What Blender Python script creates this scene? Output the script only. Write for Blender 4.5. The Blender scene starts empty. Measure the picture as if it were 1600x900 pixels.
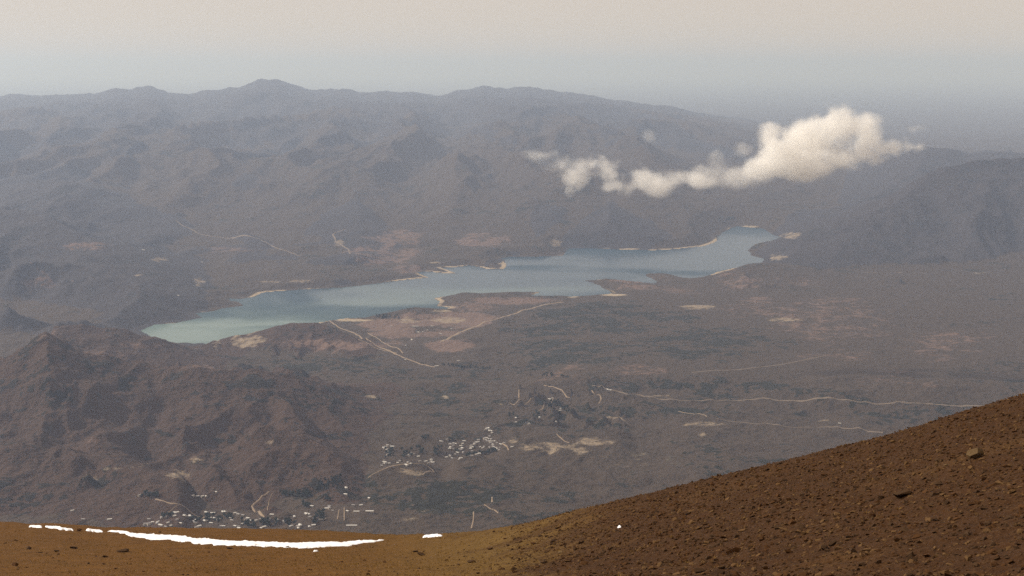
import bpy, bmesh, math, random
import numpy as np
from mathutils import Vector, Matrix
random.seed(7)
rng = np.random.default_rng(11)
S = bpy.context.scene
COL = S.collection

# ------------------------------------------------------------------ camera
CAMZ = 1600.0
FPX = 2222.0                                   # focal length in pixels of a 1600 px wide frame
PITCH = math.atan(345.0 / FPX)
cd = bpy.data.cameras.new('camera')
cd.sensor_width = 36.0
cd.lens = 36.0 * FPX / 1600.0
cd.clip_start = 0.5
cd.clip_end = 400000.0
cam = bpy.data.objects.new('camera', cd)
cam.location = (0, 0, CAMZ)
cam.rotation_euler = (math.pi / 2 - PITCH, 0, 0)
COL.objects.link(cam)
S.camera = cam

# ------------------------------------------------------------------ sky, sun, exposure
SUN_EL, SUN_AZ = math.radians(34), math.radians(-68)   # azimuth from +Y, negative to the left
W = bpy.data.worlds.new('World')
S.world = W
W.use_nodes = True
wn = W.node_tree
sky = wn.nodes.new('ShaderNodeTexSky')
sky.sky_type = 'NISHITA'
sky.sun_disc = False
sky.sun_elevation = SUN_EL
sky.sun_rotation = SUN_AZ
sky.altitude = 3000.0
sky.air_density = 1.0
sky.dust_density = 1.5
sky.ozone_density = 1.0
bg = wn.nodes['Background']
bg.inputs['Strength'].default_value = 0.09
veil = wn.nodes.new('ShaderNodeMix')                    # thin high cloud, the same over the whole sky
veil.data_type = 'RGBA'
veil.inputs[0].default_value = 0.84
veil.inputs[7].default_value = (8.2, 6.7, 5.35, 1)
wn.links.new(sky.outputs['Color'], veil.inputs[6])
wn.links.new(veil.outputs[2], bg.inputs['Color'])
sl = bpy.data.lights.new('sun', 'SUN')
sl.energy = 4.8
sl.angle = math.radians(2.0)               # seen through a thin veil of high cloud
sl.color = (1.0, 0.93, 0.84)
so = bpy.data.objects.new('sun', sl)
sdir = Vector((math.cos(SUN_EL) * math.sin(SUN_AZ), math.cos(SUN_EL) * math.cos(SUN_AZ), math.sin(SUN_EL)))
so.rotation_euler = sdir.to_track_quat('Z', 'Y').to_euler()
COL.objects.link(so)
vs = S.view_settings
vs.view_transform = 'Standard'
vs.look = 'None'
vs.exposure = 0.0
vs.gamma = 1.0
vs.use_curve_mapping = False
S.render.engine = 'CYCLES'
S.cycles.max_bounces = 18
S.cycles.diffuse_bounces = 2
S.cycles.glossy_bounces = 2
S.cycles.volume_bounces = 16
S.cycles.volume_max_steps = 256
S.cycles.use_denoising = False

HAZE_DENSITY = 3.5e-5
HAZE_SCATTER = np.array([1.23, 1.54, 2.16]) / 2.8             # share of the density that scatters
HAZE_ABSORB = np.array([0.62, 0.47, 0.36]) / 2.8              # share that swallows light (dust)
HAZE_ANISO = 0.2

# ------------------------------------------------------------------ helpers
CT, ST = math.cos(PITCH), math.sin(PITCH)
def ray(u, v):
    """direction (x, y, z) of a pixel of the 1600x900 frame, scaled so that y = 1"""
    du = (np.asarray(u, float) - 800.0) / FPX
    dv = (450.0 - np.asarray(v, float)) / FPX
    y = CT + ST * dv
    z = -ST + CT * dv
    return du / y, z / y
def at_y(u, v, Y):
    a, t = ray(u, v)
    return a * Y, Y * np.ones_like(a), CAMZ + t * Y
def at_z(u, v, z):
    a, t = ray(u, v)
    Y = (z - CAMZ) / t
    return a * Y, Y
def project(x, y, z):
    dz = z - CAMZ
    d = y * CT - dz * ST
    return 800 + FPX * x / d, 450 - FPX * (y * ST + dz * CT) / d

def _h(ix, iy, seed):
    h = (ix.astype(np.int64) * 374761393 + iy.astype(np.int64) * 668265263 + seed * 974711) & 0xFFFFFFFF
    h = ((h ^ (h >> 13)) * 1274126177) & 0xFFFFFFFF
    return ((h ^ (h >> 16)) & 0xFFFF) * (2 * math.pi / 65536.0)
def pn(x, y, seed=0):
    """2-D gradient noise, about -1..1"""
    x = np.asarray(x, float); y = np.asarray(y, float)
    xi = np.floor(x); yi = np.floor(y)
    fx = x - xi; fy = y - yi
    xi = xi.astype(np.int64); yi = yi.astype(np.int64)
    ux = fx * fx * fx * (fx * (fx * 6 - 15) + 10)
    uy = fy * fy * fy * (fy * (fy * 6 - 15) + 10)
    def g(ox, oy):
        a = _h(xi + ox, yi + oy, seed)
        return np.cos(a) * (fx - ox) + np.sin(a) * (fy - oy)
    n0 = g(0, 0) * (1 - ux) + g(1, 0) * ux
    n1 = g(0, 1) * (1 - ux) + g(1, 1) * ux
    return (n0 * (1 - uy) + n1 * uy) * 1.5
def fbm(x, y, wl, octv=4, seed=0, gain=0.5):
    s = 0; amp = 1; tot = 0
    for i in range(octv):
        s = s + amp * pn(x / wl + 17.3 * i, y / wl - 9.1 * i, seed + i)
        tot += amp; amp *= gain; wl *= 0.5
    return s / tot
def ridged(x, y, wl, octv=4, seed=0, gain=0.5):
    s = 0; amp = 1; tot = 0; w = 1.0
    for i in range(octv):
        n = 1 - np.abs(pn(x / wl + 3.7 * i, y / wl + 8.2 * i, seed + i))
        n = n * n
        s = s + amp * n * w
        w = np.clip(n * 1.6, 0, 1)
        tot += amp; amp *= gain; wl *= 0.5
    return s / tot
def sstep(a, b, x):
    t = np.clip((x - a) / (b - a), 0, 1)
    return t * t * (3 - 2 * t)
def poly_sd(px, py, X, Y):
    """signed distance (negative inside) of points X, Y to the polygon px, py"""
    d2 = np.full(X.shape, 1e30); inside = np.zeros(X.shape, bool)
    n = len(px)
    for i in range(n):
        x0, y0, x1, y1 = px[i], py[i], px[(i + 1) % n], py[(i + 1) % n]
        ex, ey = x1 - x0, y1 - y0
        L = ex * ex + ey * ey + 1e-9
        t = np.clip(((X - x0) * ex + (Y - y0) * ey) / L, 0, 1)
        d2 = np.minimum(d2, (X - x0 - t * ex) ** 2 + (Y - y0 - t * ey) ** 2)
        c = (y0 > Y) != (y1 > Y)
        if abs(ey) > 1e-9:
            inside ^= c & (X < x0 + (Y - y0) / ey * ex)
    d = np.sqrt(d2)
    return np.where(inside, -d, d)

def mesh_np(name, verts, faces, mat, smooth=True):
    """mesh from numpy arrays; faces is an (n, 3) or (n, 4) array"""
    me = bpy.data.meshes.new(name)
    verts = np.asarray(verts, np.float32); faces = np.asarray(faces, np.int32)
    k = faces.shape[1]
    me.vertices.add(len(verts)); me.vertices.foreach_set('co', verts.ravel())
    me.loops.add(faces.size); me.loops.foreach_set('vertex_index', faces.ravel())
    me.polygons.add(len(faces))
    me.polygons.foreach_set('loop_start', np.arange(0, faces.size, k, dtype=np.int32))
    me.polygons.foreach_set('use_smooth', np.full(len(faces), smooth, bool))
    me.update(calc_edges=True)
    if mat: me.materials.append(mat)
    return me
def attr(me, name, vals):
    a = me.attributes.new(name, 'FLOAT', 'POINT')
    a.data.foreach_set('value', np.asarray(vals, np.float32).ravel())
def link(name, me, parent=None, loc=(0, 0, 0)):
    o = bpy.data.objects.new(name, me)
    o.location = loc
    COL.objects.link(o)
    if parent: o.parent = parent
    return o
def tag(o, label=None, cat=None, group=None, kind=None):
    if label: o['label'] = label
    if cat: o['category'] = cat
    if group: o['group'] = group
    if kind: o['kind'] = kind
    return o

# ------------------------------------------------------------------ material helper
class NT:
    def __init__(self, name):
        self.m = bpy.data.materials.new(name); self.m.use_nodes = True
        self.t = self.m.node_tree; self.t.nodes.clear()
        self.out = self.t.nodes.new('ShaderNodeOutputMaterial')
    def n(self, typ, **kw):
        nd = self.t.nodes.new(typ)
        for k, v in kw.items(): setattr(nd, k, v)
        return nd
    def l(self, a, b): self.t.links.new(a, b)
    def val(self, sock, v):
        if hasattr(v, 'is_output'): self.l(v, sock)
        else: sock.default_value = v
    def math(self, op, a, b=0.0, c=0.0, clamp=False):
        nd = self.n('ShaderNodeMath', operation=op, use_clamp=clamp)
        self.val(nd.inputs[0], a); self.val(nd.inputs[1], b); self.val(nd.inputs[2], c)
        return nd.outputs[0]
    def vmath(self, op, a, b=None):
        nd = self.n('ShaderNodeVectorMath', operation=op)
        self.val(nd.inputs[0], a)
        if b is not None: self.val(nd.inputs[1], b)
        return nd.outputs['Value'] if op in ('LENGTH', 'DOT_PRODUCT', 'DISTANCE') else nd.outputs[0]
    def mix(self, f, a, b):
        nd = self.n('ShaderNodeMix', data_type='RGBA')
        self.val(nd.inputs[0], f)
        self.val(nd.inputs[6], a if hasattr(a, 'is_output') else (*a, 1))
        self.val(nd.inputs[7], b if hasattr(b, 'is_output') else (*b, 1))
        return nd.outputs[2]
    def pos(self): return self.n('ShaderNodeNewGeometry').outputs['Position']
    def noise(self, scale, detail=3, vec=None, rough=0.55, dist=0.0):
        nd = self.n('ShaderNodeTexNoise'); nd.inputs['Scale'].default_value = scale
        nd.inputs['Detail'].default_value = detail; nd.inputs['Roughness'].default_value = rough
        nd.inputs['Distortion'].default_value = dist
        self.l(vec if vec is not None else self.pos(), nd.inputs['Vector'])
        return nd.outputs['Fac']
    def ramp(self, x, a, b):
        nd = self.n('ShaderNodeMapRange', interpolation_type='SMOOTHSTEP')
        self.val(nd.inputs[0], x); nd.inputs[1].default_value = a; nd.inputs[2].default_value = b
        return nd.outputs[0]
    def attr(self, name): return self.n('ShaderNodeAttribute', attribute_name=name).outputs['Fac']
    def bsdf(self, color, rough=0.9, spec=0.2, bump=None, bstr=0.5, bdist=1.0, metal=0.0):
        b = self.n('ShaderNodeBsdfPrincipled')
        self.val(b.inputs['Base Color'], color if hasattr(color, 'is_output') else (*color, 1))
        self.val(b.inputs['Roughness'], rough); b.inputs['Specular IOR Level'].default_value = spec
        b.inputs['Metallic'].default_value = metal
        if bump is not None:
            bp = self.n('ShaderNodeBump'); bp.inputs['Strength'].default_value = bstr; bp.inputs['Distance'].default_value = bdist
            self.l(bump, bp.inputs['Height']); self.l(bp.outputs[0], b.inputs['Normal'])
        self.l(b.outputs[0], self.out.inputs['Surface'])
        return b

def mat_terrain(name, soil, scrub, amount, relief=15.0):
    """dry shrubland: soil with scrub mottling, bare pale ground and pink rock where the attributes say"""
    t = NT(name)
    n1 = t.noise(1 / 900.0, 4); n2 = t.noise(1 / 160.0, 4, dist=0.6); n3 = t.noise(1 / 34.0, 3); n4 = t.noise(1 / 60.0, 2)
    f = t.math('ADD', t.math('MULTIPLY', n1, 0.45), t.math('MULTIPLY', n2, 0.65))
    f = t.math('ADD', f, t.math('MULTIPLY', n3, 0.5))
    f = t.math('SUBTRACT', f, 0.225)
    f = t.math('ADD', f, t.math('MULTIPLY', t.attr('scrub'), 0.22))
    m = t.ramp(f, 0.70 - amount, 0.50 - amount + 0.18)
    m = t.math('SUBTRACT', 1.0, m)
    col = t.mix(n4, soil, tuple(c * 0.7 for c in soil))
    col = t.mix(m, col, scrub)
    pk = t.math('ADD', t.attr('pink'), t.math('MULTIPLY', t.math('SUBTRACT', n2, 0.5), 1.7))
    pk = t.math('ADD', pk, t.math('MULTIPLY', t.math('SUBTRACT', n3, 0.5), 1.3))
    col = t.mix(t.math('MULTIPLY', t.ramp(pk, 0.35, 0.8), 0.8), col, (0.165, 0.105, 0.080))
    ba = t.math('ADD', t.attr('bare'), t.math('MULTIPLY', t.math('SUBTRACT', n2, 0.5), 1.1))
    ba = t.math('ADD', ba, t.math('MULTIPLY', t.math('SUBTRACT', n3, 0.5), 1.3))
    col = t.mix(t.math('MULTIPLY', t.ramp(ba, 0.4, 0.85), 0.9), col, (0.27, 0.21, 0.145))
    sn = t.math('ADD', t.attr('sand'), t.math('MULTIPLY', t.math('SUBTRACT', n3, 0.5), 0.5))
    col = t.mix(t.ramp(sn, 0.4, 0.7), col, (0.34, 0.27, 0.185))
    t.bsdf(col, 0.95, 0.1, bump=t.math('ADD', n3, t.math('MULTIPLY', n2, 1.6)), bstr=1.0, bdist=relief)
    return t.m

M_valley = mat_terrain('valley_ground', (0.066, 0.046, 0.032), (0.018, 0.017, 0.011), 0.0)
M_hill = mat_terrain('hill_ground', (0.064, 0.037, 0.025), (0.017, 0.013, 0.009), 0.015, 18.0)
M_range = mat_terrain('mountain_ground', (0.046, 0.038, 0.040), (0.026, 0.024, 0.026), 0.03, 8.0)

def mat_simple(name, col, rough=0.9, var=0.25, scale=0.5, spec=0.2, metal=0.0):
    t = NT(name)
    n = t.noise(scale, 3)
    c = t.mix(n, tuple(x * (1 - var) for x in col), tuple(min(1, x * (1 + var)) for x in col))
    t.bsdf(c, rough, spec, metal=metal)
    return t.m
M_road = mat_simple('dirt_road', (0.25, 0.185, 0.125), 0.95, 0.35, 0.02)
M_gravel = mat_simple('river_gravel', (0.17, 0.13, 0.095), 0.95, 0.4, 0.03)
M_roof = mat_simple('sheet_metal_roof', (0.58, 0.56, 0.52), 0.35, 0.08, 0.2, 0.5)
M_roof2 = mat_simple('dull_roof', (0.28, 0.26, 0.25), 0.6, 0.15, 0.2, 0.4)
M_wall = mat_simple('house_wall', (0.42, 0.36, 0.29), 0.9, 0.12, 0.3)
M_glass = mat_simple('dark_window', (0.03, 0.035, 0.04), 0.2, 0.1, 0.3, 0.5)
M_leaf = mat_simple('tree_foliage', (0.018, 0.024, 0.015), 0.9, 0.35, 0.4)
M_pine = mat_simple('pine_foliage', (0.013, 0.019, 0.013), 0.9, 0.35, 0.4)
M_bark = mat_simple('bark', (0.09, 0.07, 0.05), 0.95, 0.2, 1.0)
M_scrub = mat_simple('scrub_foliage', (0.042, 0.040, 0.030), 0.95, 0.3, 0.02)

# ------------------------------------------------------------------ terrain (one sheet, a fan of azimuth and distance)
NA, NY = 900, 900
A = np.linspace(-0.47, 0.47, NA)
dens_y = np.geomspace(150.0, 240000.0, 8000)
dn = np.where(dens_y < 3600, 0.00012, 4200.0 / dens_y ** 2 * 3.0 + np.where(dens_y < 21000, 0.000085, 0.000012))
cdf = np.concatenate([[0], np.cumsum(0.5 * (dn[1:] + dn[:-1]) * np.diff(dens_y))])
YR = np.interp(np.linspace(0, cdf[-1], NY), cdf, dens_y)
GA, GY = np.meshgrid(A, YR)
GX = GA * GY

BASE = np.array([(0, 1560), (300, 1425), (1000, 1120), (2000, 770), (3000, 470), (3600, 300), (4000, 235), (4600, 195), (5400, 150),
                 (6500, 105), (7600, 62), (8200, 40), (10000, 26), (12000, 34), (14500, 40), (20000, 120), (30000, 60), (45000, -150), (95000, -250), (240000, -300)], float)
base = np.interp(GY, BASE[:, 0], BASE[:, 1])
RISE = np.array([(0, 0), (11800, 0), (13000, 60), (15000, 170), (20000, 390), (26000, 600), (30000, 680), (36000, 690), (45000, 350), (70000, 0), (240000, 0)], float)
wall = 1 - 0.97 * sstep(0.03, 0.26, GA + 0.02 * fbm(GX, GY, 5000, 2, 41))
rise = np.interp(GY, RISE[:, 0], RISE[:, 1]) * wall
wx_ = GX + 700 * fbm(GX, GY, 4000, 3, 43)
base = base + rise + (ridged(wx_, 0.32 * GY, 1900, 5, 45, 0.45) - 0.5) * 520 * wall * sstep(12500, 18000, GY) * (1 - 0.75 * sstep(25000, 35000, GY))
near = sstep(2600, 4200, GY) * (1 - sstep(13000, 30000, GY))
# rolling ground nearer than the lake, smoother on the broad plateau
rough = 1 - 0.75 * sstep(0.02, 0.08, GA) * sstep(6200, 6900, GY) * (1 - sstep(11000, 12500, GY))
base = base + near * rough * (34 * fbm(GX, GY, 1100, 5, 3) + 30 * (ridged(GX, GY, 700, 5, 9) - 0.45) + 26 * (1 - sstep(6000, 7500, GY)) * (ridged(GX + 0.5 * GY, GY, 330, 4, 13) - 0.45))
# plateau that ends in a low bluff above the river terrace on the right
edge = 6350 + 420 * fbm(GX, GY, 1500, 3, 21) - 500 * sstep(0.05, 0.3, GA)
base = base + 46 * sstep(-0.01, 0.07, GA) * sstep(0, 320, GY - edge) * (1 - sstep(8800, 10400, GY))

def rng_layer(pts, front, back, seed, spur=0.55, spur_wl=None, power=1.15, fade=0.012):
    p = np.array(pts, float)
    x, y, z = at_y(p[:, 0], p[:, 1], p[:, 2])
    a = x / y
    o = np.argsort(a)
    a, y, z = a[o], y[o], z[o]
    yr = np.interp(GA, a, y); zr = np.interp(GA, a, z)
    ends = sstep(a[0] - 0.3 * fade, a[0] + fade, GA) * (1 - sstep(a[-1] - fade, a[-1] + 0.3 * fade, GA))
    if a[0] < -0.4: ends = 1 - sstep(a[-1] - 0.012, a[-1] + 0.004, GA)
    if a[-1] > 0.4: ends = sstep(a[0] - 0.004, a[0] + 0.012, GA)
    if a[0] < -0.4 and a[-1] > 0.4: ends = 1.0
    d = GY - yr
    s = np.where(d < 0, -d / front, d / back)
    wl = spur_wl or front * 0.45
    wx = GX + 0.35 * wl * fbm(GX, GY, wl * 1.3, 2, seed + 50)
    n = ridged(wx, GY * 0.55 + 0.25 * wl * fbm(GX, GY, wl, 2, seed + 60), wl, 5, seed, 0.42) - 0.42
    s2 = s * (1 - spur * 2.0 * n * np.clip(s * 2.5, 0, 1)) 
    g = np.clip(1 - s2, 0, 1) ** power
    h = np.clip(zr - base, 0, None) * ends
    fine = (ridged(GX, GY, wl * 0.4, 4, seed + 5, 0.42) - 0.45) * 0.12 * h * np.clip(g * (1 - g) * 4, 0, 1)
    return base + h * g + fine, g * h

LAY = {}
sky0 = [(-260, 150), (-120, 146), (0, 150), (20, 147), (50, 150), (100, 149), (150, 146), (180, 138), (205, 140), (232, 134), (262, 145), (300, 147),
        (325, 140), (350, 139), (375, 134), (405, 124), (435, 124), (465, 135), (490, 141), (540, 139), (565, 144), (600, 143), (650, 144), (680, 150),
        (720, 140), (755, 134), (790, 139), (825, 136), (870, 143), (910, 147), (940, 152), (985, 160), (1020, 166), (1050, 167), (1090, 182),
        (1140, 192), (1190, 203), (1260, 222), (1330, 250), (1400, 285), (1440, 310)]
LAY['range0'] = rng_layer([(u, v, 36500 - 1500 * math.sin(u / 170.0) - max(0, u - 900) * 9) for u, v in sky0], 12000, 8000, 101, 0.42, 3200)
LAY['range1'] = rng_layer([(u, v, 31000 + 900 * math.sin(u / 90.0 + 1)) for u, v in [(-260, 205), (0, 200), (150, 190), (300, 214), (420, 188), (520, 209),
        (640, 198), (760, 188), (880, 203), (1000, 214), (1100, 236), (1180, 262), (1280, 300), (1330, 330)]], 8500, 6000, 131, 0.45, 3200)
LAY['range2'] = rng_layer([(u, v, 21500 + 900 * math.sin(u / 75.0)) for u, v in [(-260, 240), (0, 235), (120, 250), (260, 262), (380, 238), (500, 262),
        (620, 248), (740, 264), (860, 246), (960, 280), (1040, 262), (1120, 290), (1200, 330), (1260, 352)]], 5600, 4500, 161, 0.45, 2200)
LAY['range3'] = rng_layer([(u, v, 15000 + 600 * math.sin(u / 60.0 + 2)) for u, v in [(-260, 292), (0, 288), (100, 284), (220, 315), (330, 325), (450, 330),
        (560, 322), (660, 338), (760, 322), (850, 342), (950, 318), (1040, 326), (1130, 345), (1180, 358), (1225, 372)]], 2700, 2600, 191, 0.45, 1300)
LAY['right_far'] = rng_layer([(u, v, 19500) for u, v in [(1120, 345), (1180, 322), (1250, 298), (1330, 270), (1400, 245), (1440, 229), (1480, 231), (1510, 240),
        (1560, 237), (1600, 240), (1700, 232), (1850, 240)]], 4200, 3500, 211, 0.55, 1500)
LAY['right_hill'] = rng_layer([(1150, 400, 12050), (1180, 392, 12150), (1215, 380, 12300), (1260, 363, 12600), (1300, 345, 12900), (1330, 328, 13100), (1400, 298, 13400), (1450, 268, 13700),
        (1520, 250, 13900), (1600, 246, 14000), (1700, 240, 14000), (1850, 235, 14000)], 2050, 2600, 231, 0.24, 1300)
LAY['left_spur'] = rng_layer([(-260, 300, 12400), (-100, 312, 12300), (0, 325, 12000), (70, 336, 11700), (130, 368, 11200), (190, 390, 10900), (240, 410, 10500), (300, 440, 10150), (345, 462, 9900), (365, 468, 9800)],
        2900, 2200, 251, 0.5, 900)
LAY['near_back'] = rng_layer([(60, 512, 6900), (90, 507, 6950), (110, 505, 7000), (150, 510, 7050), (200, 516, 7100), (240, 526, 7150), (270, 536, 7200), (300, 545, 7250), (340, 552, 7300), (400, 565, 7300)],
        1100, 500, 271, 0.5, 420)
LAY['near_hill'] = rng_layer([(-260, 600, 5600), (-60, 575, 5700), (0, 560, 5700), (17, 555, 5700), (42, 538, 5720), (58, 524, 5740), (72, 518, 5750), (93, 526, 5780), (118, 542, 5800), (160, 553, 5850), (197, 560, 5880), (242, 571, 5900), (281, 570, 5850),
        (310, 571, 5800), (340, 578, 5800), (400, 574, 5850), (450, 584, 5900), (500, 602, 5900), (540, 622, 5900), (580, 643, 5850), (620, 660, 5750), (660, 684, 5600)], 1200, 800, 291, 0.5, 520, 1.5)
LAY['near_ridge'] = rng_layer([(50, 742, 4640), (64, 730, 4700), (90, 712, 4780), (130, 690, 4900), (190, 652, 5100), (220, 620, 5350), (240, 590, 5650), (252, 574, 5850)], 520, 650, 315, 0.5, 330, 1.15, 0.06)
LAY['near_shoulder'] = rng_layer([(380, 576, 5830), (395, 577, 5780), (420, 590, 5600), (455, 615, 5400), (480, 640, 5250), (500, 665, 5100), (518, 694, 4960)], 480, 520, 319, 0.45, 320, 1.15, 0.045)
LAY['near_spur'] = rng_layer([(318, 724, 4740), (330, 708, 4790), (345, 692, 4850), (370, 676, 4920), (420, 665, 4980), (470, 680, 4950), (520, 705, 4850), (545, 728, 4770), (575, 752, 4690), (620, 785, 4560)], 460, 420, 311, 0.35, 300, 1.15, 0.045)
LAY['near_left'] = rng_layer([(-260, 690, 4850), (-60, 700, 4800), (0, 690, 4800), (60, 702, 4750), (130, 722, 4700), (200, 730, 4600), (260, 745, 4500), (300, 760, 4400)], 600, 500, 331, 0.3, 420)
LAY['lake_hill'] = rng_layer([(318, 552, 7800), (330, 543, 7850), (340, 533, 7880), (352, 526, 7900), (375, 521, 7930), (400, 516, 7950), (430, 507, 7980), (460, 504, 8000), (495, 504, 8000), (520, 511, 7950), (560, 530, 7800), (600, 549, 7600)], 420, 330, 351, 0.5, 200)
LAY['pink_hill'] = rng_layer([(1040, 446, 10300), (1060, 440, 10500), (1085, 430, 10700), (1120, 419, 10850), (1180, 411, 10950), (1220, 414, 10950), (1270, 424, 10800), (1340, 440, 10500)], 750, 420, 371, 0.5, 330)
LAY['dome'] = rng_layer([(690, 745, 4750), (715, 728, 4820), (740, 722, 4850), (770, 728, 4820), (810, 748, 4750)], 330, 330, 391, 0.4, 160)
LAY['loop_hill'] = rng_layer([(560, 748, 4700), (590, 736, 4750), (625, 725, 4800), (660, 726, 4800), (690, 745, 4750)], 240, 240, 401, 0.3, 140)
LAY['badland'] = rng_layer([(770, 712, 5100), (800, 692, 5250), (840, 678, 5350), (900, 676, 5400), (950, 682, 5350), (990, 700, 5200)], 420, 420, 411, 0.75, 150)

names = ['valley'] + list(LAY)
Z = base.copy(); LID = np.zeros(Z.shape, int); HG = np.zeros(Z.shape)
for i, k in enumerate(LAY):
    z, gh = LAY[k]
    up = (z > Z) & (gh > 4)
    LID[up] = i + 1; HG[up] = gh[up]
    if k.startswith('near'):                                  # worn, rounded joints between neighbouring spurs
        kk = 34.0 * np.clip(gh / 60, 0, 1) * np.clip((Z - base) / 60, 0, 1)
        Z = np.where(gh > 0.5, 0.5 * (z + Z + np.sqrt((z - Z) ** 2 + kk * kk)), Z)
    else:
        Z = np.where(gh > 0.5, np.maximum(z, Z), Z)

# drainage: fine gullies that run down the slopes
isn = np.isin(LID, [i + 1 for i, k in enumerate(LAY) if k.startswith('near')])
isr = np.isin(LID, [i + 1 for i, k in enumerate(LAY) if k.startswith('range')]) | (rise > 40)
ish = np.isin(LID, [i + 1 for i, k in enumerate(LAY) if k in ('right_hill', 'right_far', 'left_spur')])
gx_ = GX + 60 * fbm(GX, GY, 400, 3, 801)
Z = Z + isn * np.clip(HG / 60, 0, 1) * 20 * (ridged(gx_, 0.42 * GY, 150, 4, 803) - 0.5)
gx_ = GX + 260 * fbm(GX, GY, 1800, 3, 811)
Z = Z + isr * np.clip((rise + HG) / 250, 0, 1) * (80 * (ridged(gx_, 0.36 * GY, 720, 4, 813) - 0.5))
Z = Z + ish * np.clip(HG / 120, 0, 1) * 30 * (ridged(gx_, 0.45 * GY, 380, 4, 823) - 0.5)

# lake: outline on the water level
LAKE_UV = [(219, 517), (235, 510), (240, 508), (275, 505), (310, 496), (304, 490), (335, 486), (350, 482), (385, 477), (375, 472), (358, 470), (356, 466), (376, 467), (400, 464), (412, 457),
           (432, 455), (480, 452), (525, 449), (580, 444.5), (600, 441), (630, 437), (668, 433.5), (650, 425), (665, 424), (690, 427), (715, 428), (700, 422), (688, 418), (715, 416.5), (735, 414), (748, 417), (760, 420.5), (785, 421), (790, 414),
           (787, 403), (800, 401), (840, 401), (878, 399.5), (883, 393), (886, 388), (925, 388.5), (975, 390), (1020, 391), (1060, 389), (1100, 385), (1118, 377), (1125, 365), (1140, 356), (1152, 353.5), (1197, 357.5), (1208, 367),
           (1232, 374), (1222, 376), (1200, 376.5), (1180, 382), (1165, 391), (1176, 399), (1192, 404), (1190, 411), (1175, 414), (1145, 419), (1120, 425), (1100, 433), (1082, 437), (1062, 433), (1040, 427.5), (1012, 427),
           (1008, 431), (1030, 440), (1025, 444), (995, 441), (950, 436.5), (915, 439), (937, 445), (952, 455), (960, 460), (932, 463), (900, 465), (887, 462.5), (847, 464), (822, 464), (845, 456), (810, 456.5), (755, 460),
           (710, 460.5), (680, 466), (690, 470), (685, 478), (707, 480), (690, 486), (657, 485.5), (635, 484), (622, 487), (597, 492), (560, 499), (530, 500), (495, 505), (460, 515), (420, 525), (380, 532), (350, 538), (325, 541), (290, 540), (260, 533), (240, 527)]
lu = np.array(LAKE_UV, float)
LX, LY = at_z(lu[:, 0], lu[:, 1], 0.0)
# refine the outline and roughen it a little
def refine(px, py, step, amp, wl, seed):
    ox, oy = [], []
    n = len(px)
    for i in range(n):
        x0, y0, x1, y1 = px[i], py[i], px[(i + 1) % n], py[(i + 1) % n]
        k = max(1, int(math.hypot(x1 - x0, y1 - y0) / step))
        for j in range(k):
            ox.append(x0 + (x1 - x0) * j / k); oy.append(y0 + (y1 - y0) * j / k)
    ox, oy = np.array(ox), np.array(oy)
    return ox + amp * fbm(ox, oy, wl, 3, seed), oy + amp * fbm(ox, oy, wl, 3, seed + 7)
LX, LY = refine(LX, LY, 130, 38, 330, 77)
box = (GY > 7000) & (GY < 16500) & (GX > LX.min() - 3000) & (GX < LX.max() + 3000)
SD = np.full(Z.shape, 5000.0)
SD[box] = poly_sd(LX, LY, GX[box], GY[box])
shore_cap = 1.5 + 0.05 * np.clip(SD, 0, 60) + 0.42 * np.clip(SD - 60, 0, None)
Z = np.where(SD > 0, np.minimum(np.maximum(Z, 1.2 + 0.02 * np.clip(SD, 0, 200)), shore_cap), -np.clip(-SD * 0.08, 1.0, 25))
# fine relief everywhere beyond the foot of the slope
Z = Z + np.where(SD > 40, near * np.clip(SD / 300, 0, 1) * (5.0 * fbm(GX, GY, 170, 4, 61) + 4.0 * (ridged(GX, GY, 90, 3, 71) - 0.45)) * rough, 0)

def zat(x, y):
    x = np.asarray(x, float); y = np.asarray(y, float)
    fa = np.clip((x / y - A[0]) / (A[1] - A[0]), 0, NA - 1.001)
    fy = np.clip(np.interp(y, YR, np.arange(NY)), 0, NY - 1.001)
    ia, iy = fa.astype(int), fy.astype(int)
    ta, ty = fa - ia, fy - iy
    return (Z[iy, ia] * (1 - ta) + Z[iy, ia + 1] * ta) * (1 - ty) + (Z[iy + 1, ia] * (1 - ta) + Z[iy + 1, ia + 1] * ta) * ty
TANG = (Z - CAMZ) / GY
def hit(u, v):
    """first point of the terrain on the sight line of a pixel"""
    a, t = ray(u, v)
    a = float(a); t = float(t)
    fa = min(max((a - A[0]) / (A[1] - A[0]), 0), NA - 1.001); ia = int(fa); ta = fa - ia
    col = TANG[:, ia] * (1 - ta) + TANG[:, ia + 1] * ta
    ok = np.nonzero((col >= t) & (YR > 2500))[0]
    if len(ok) == 0: return None
    j = ok[0]
    if j == 0: y = YR[0]
    else:
        c0, c1 = col[j - 1], col[j]
        y = YR[j - 1] + (YR[j] - YR[j - 1]) * ((t - c0) / (c1 - c0) if c1 != c0 else 0)
    return a * y, y

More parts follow.
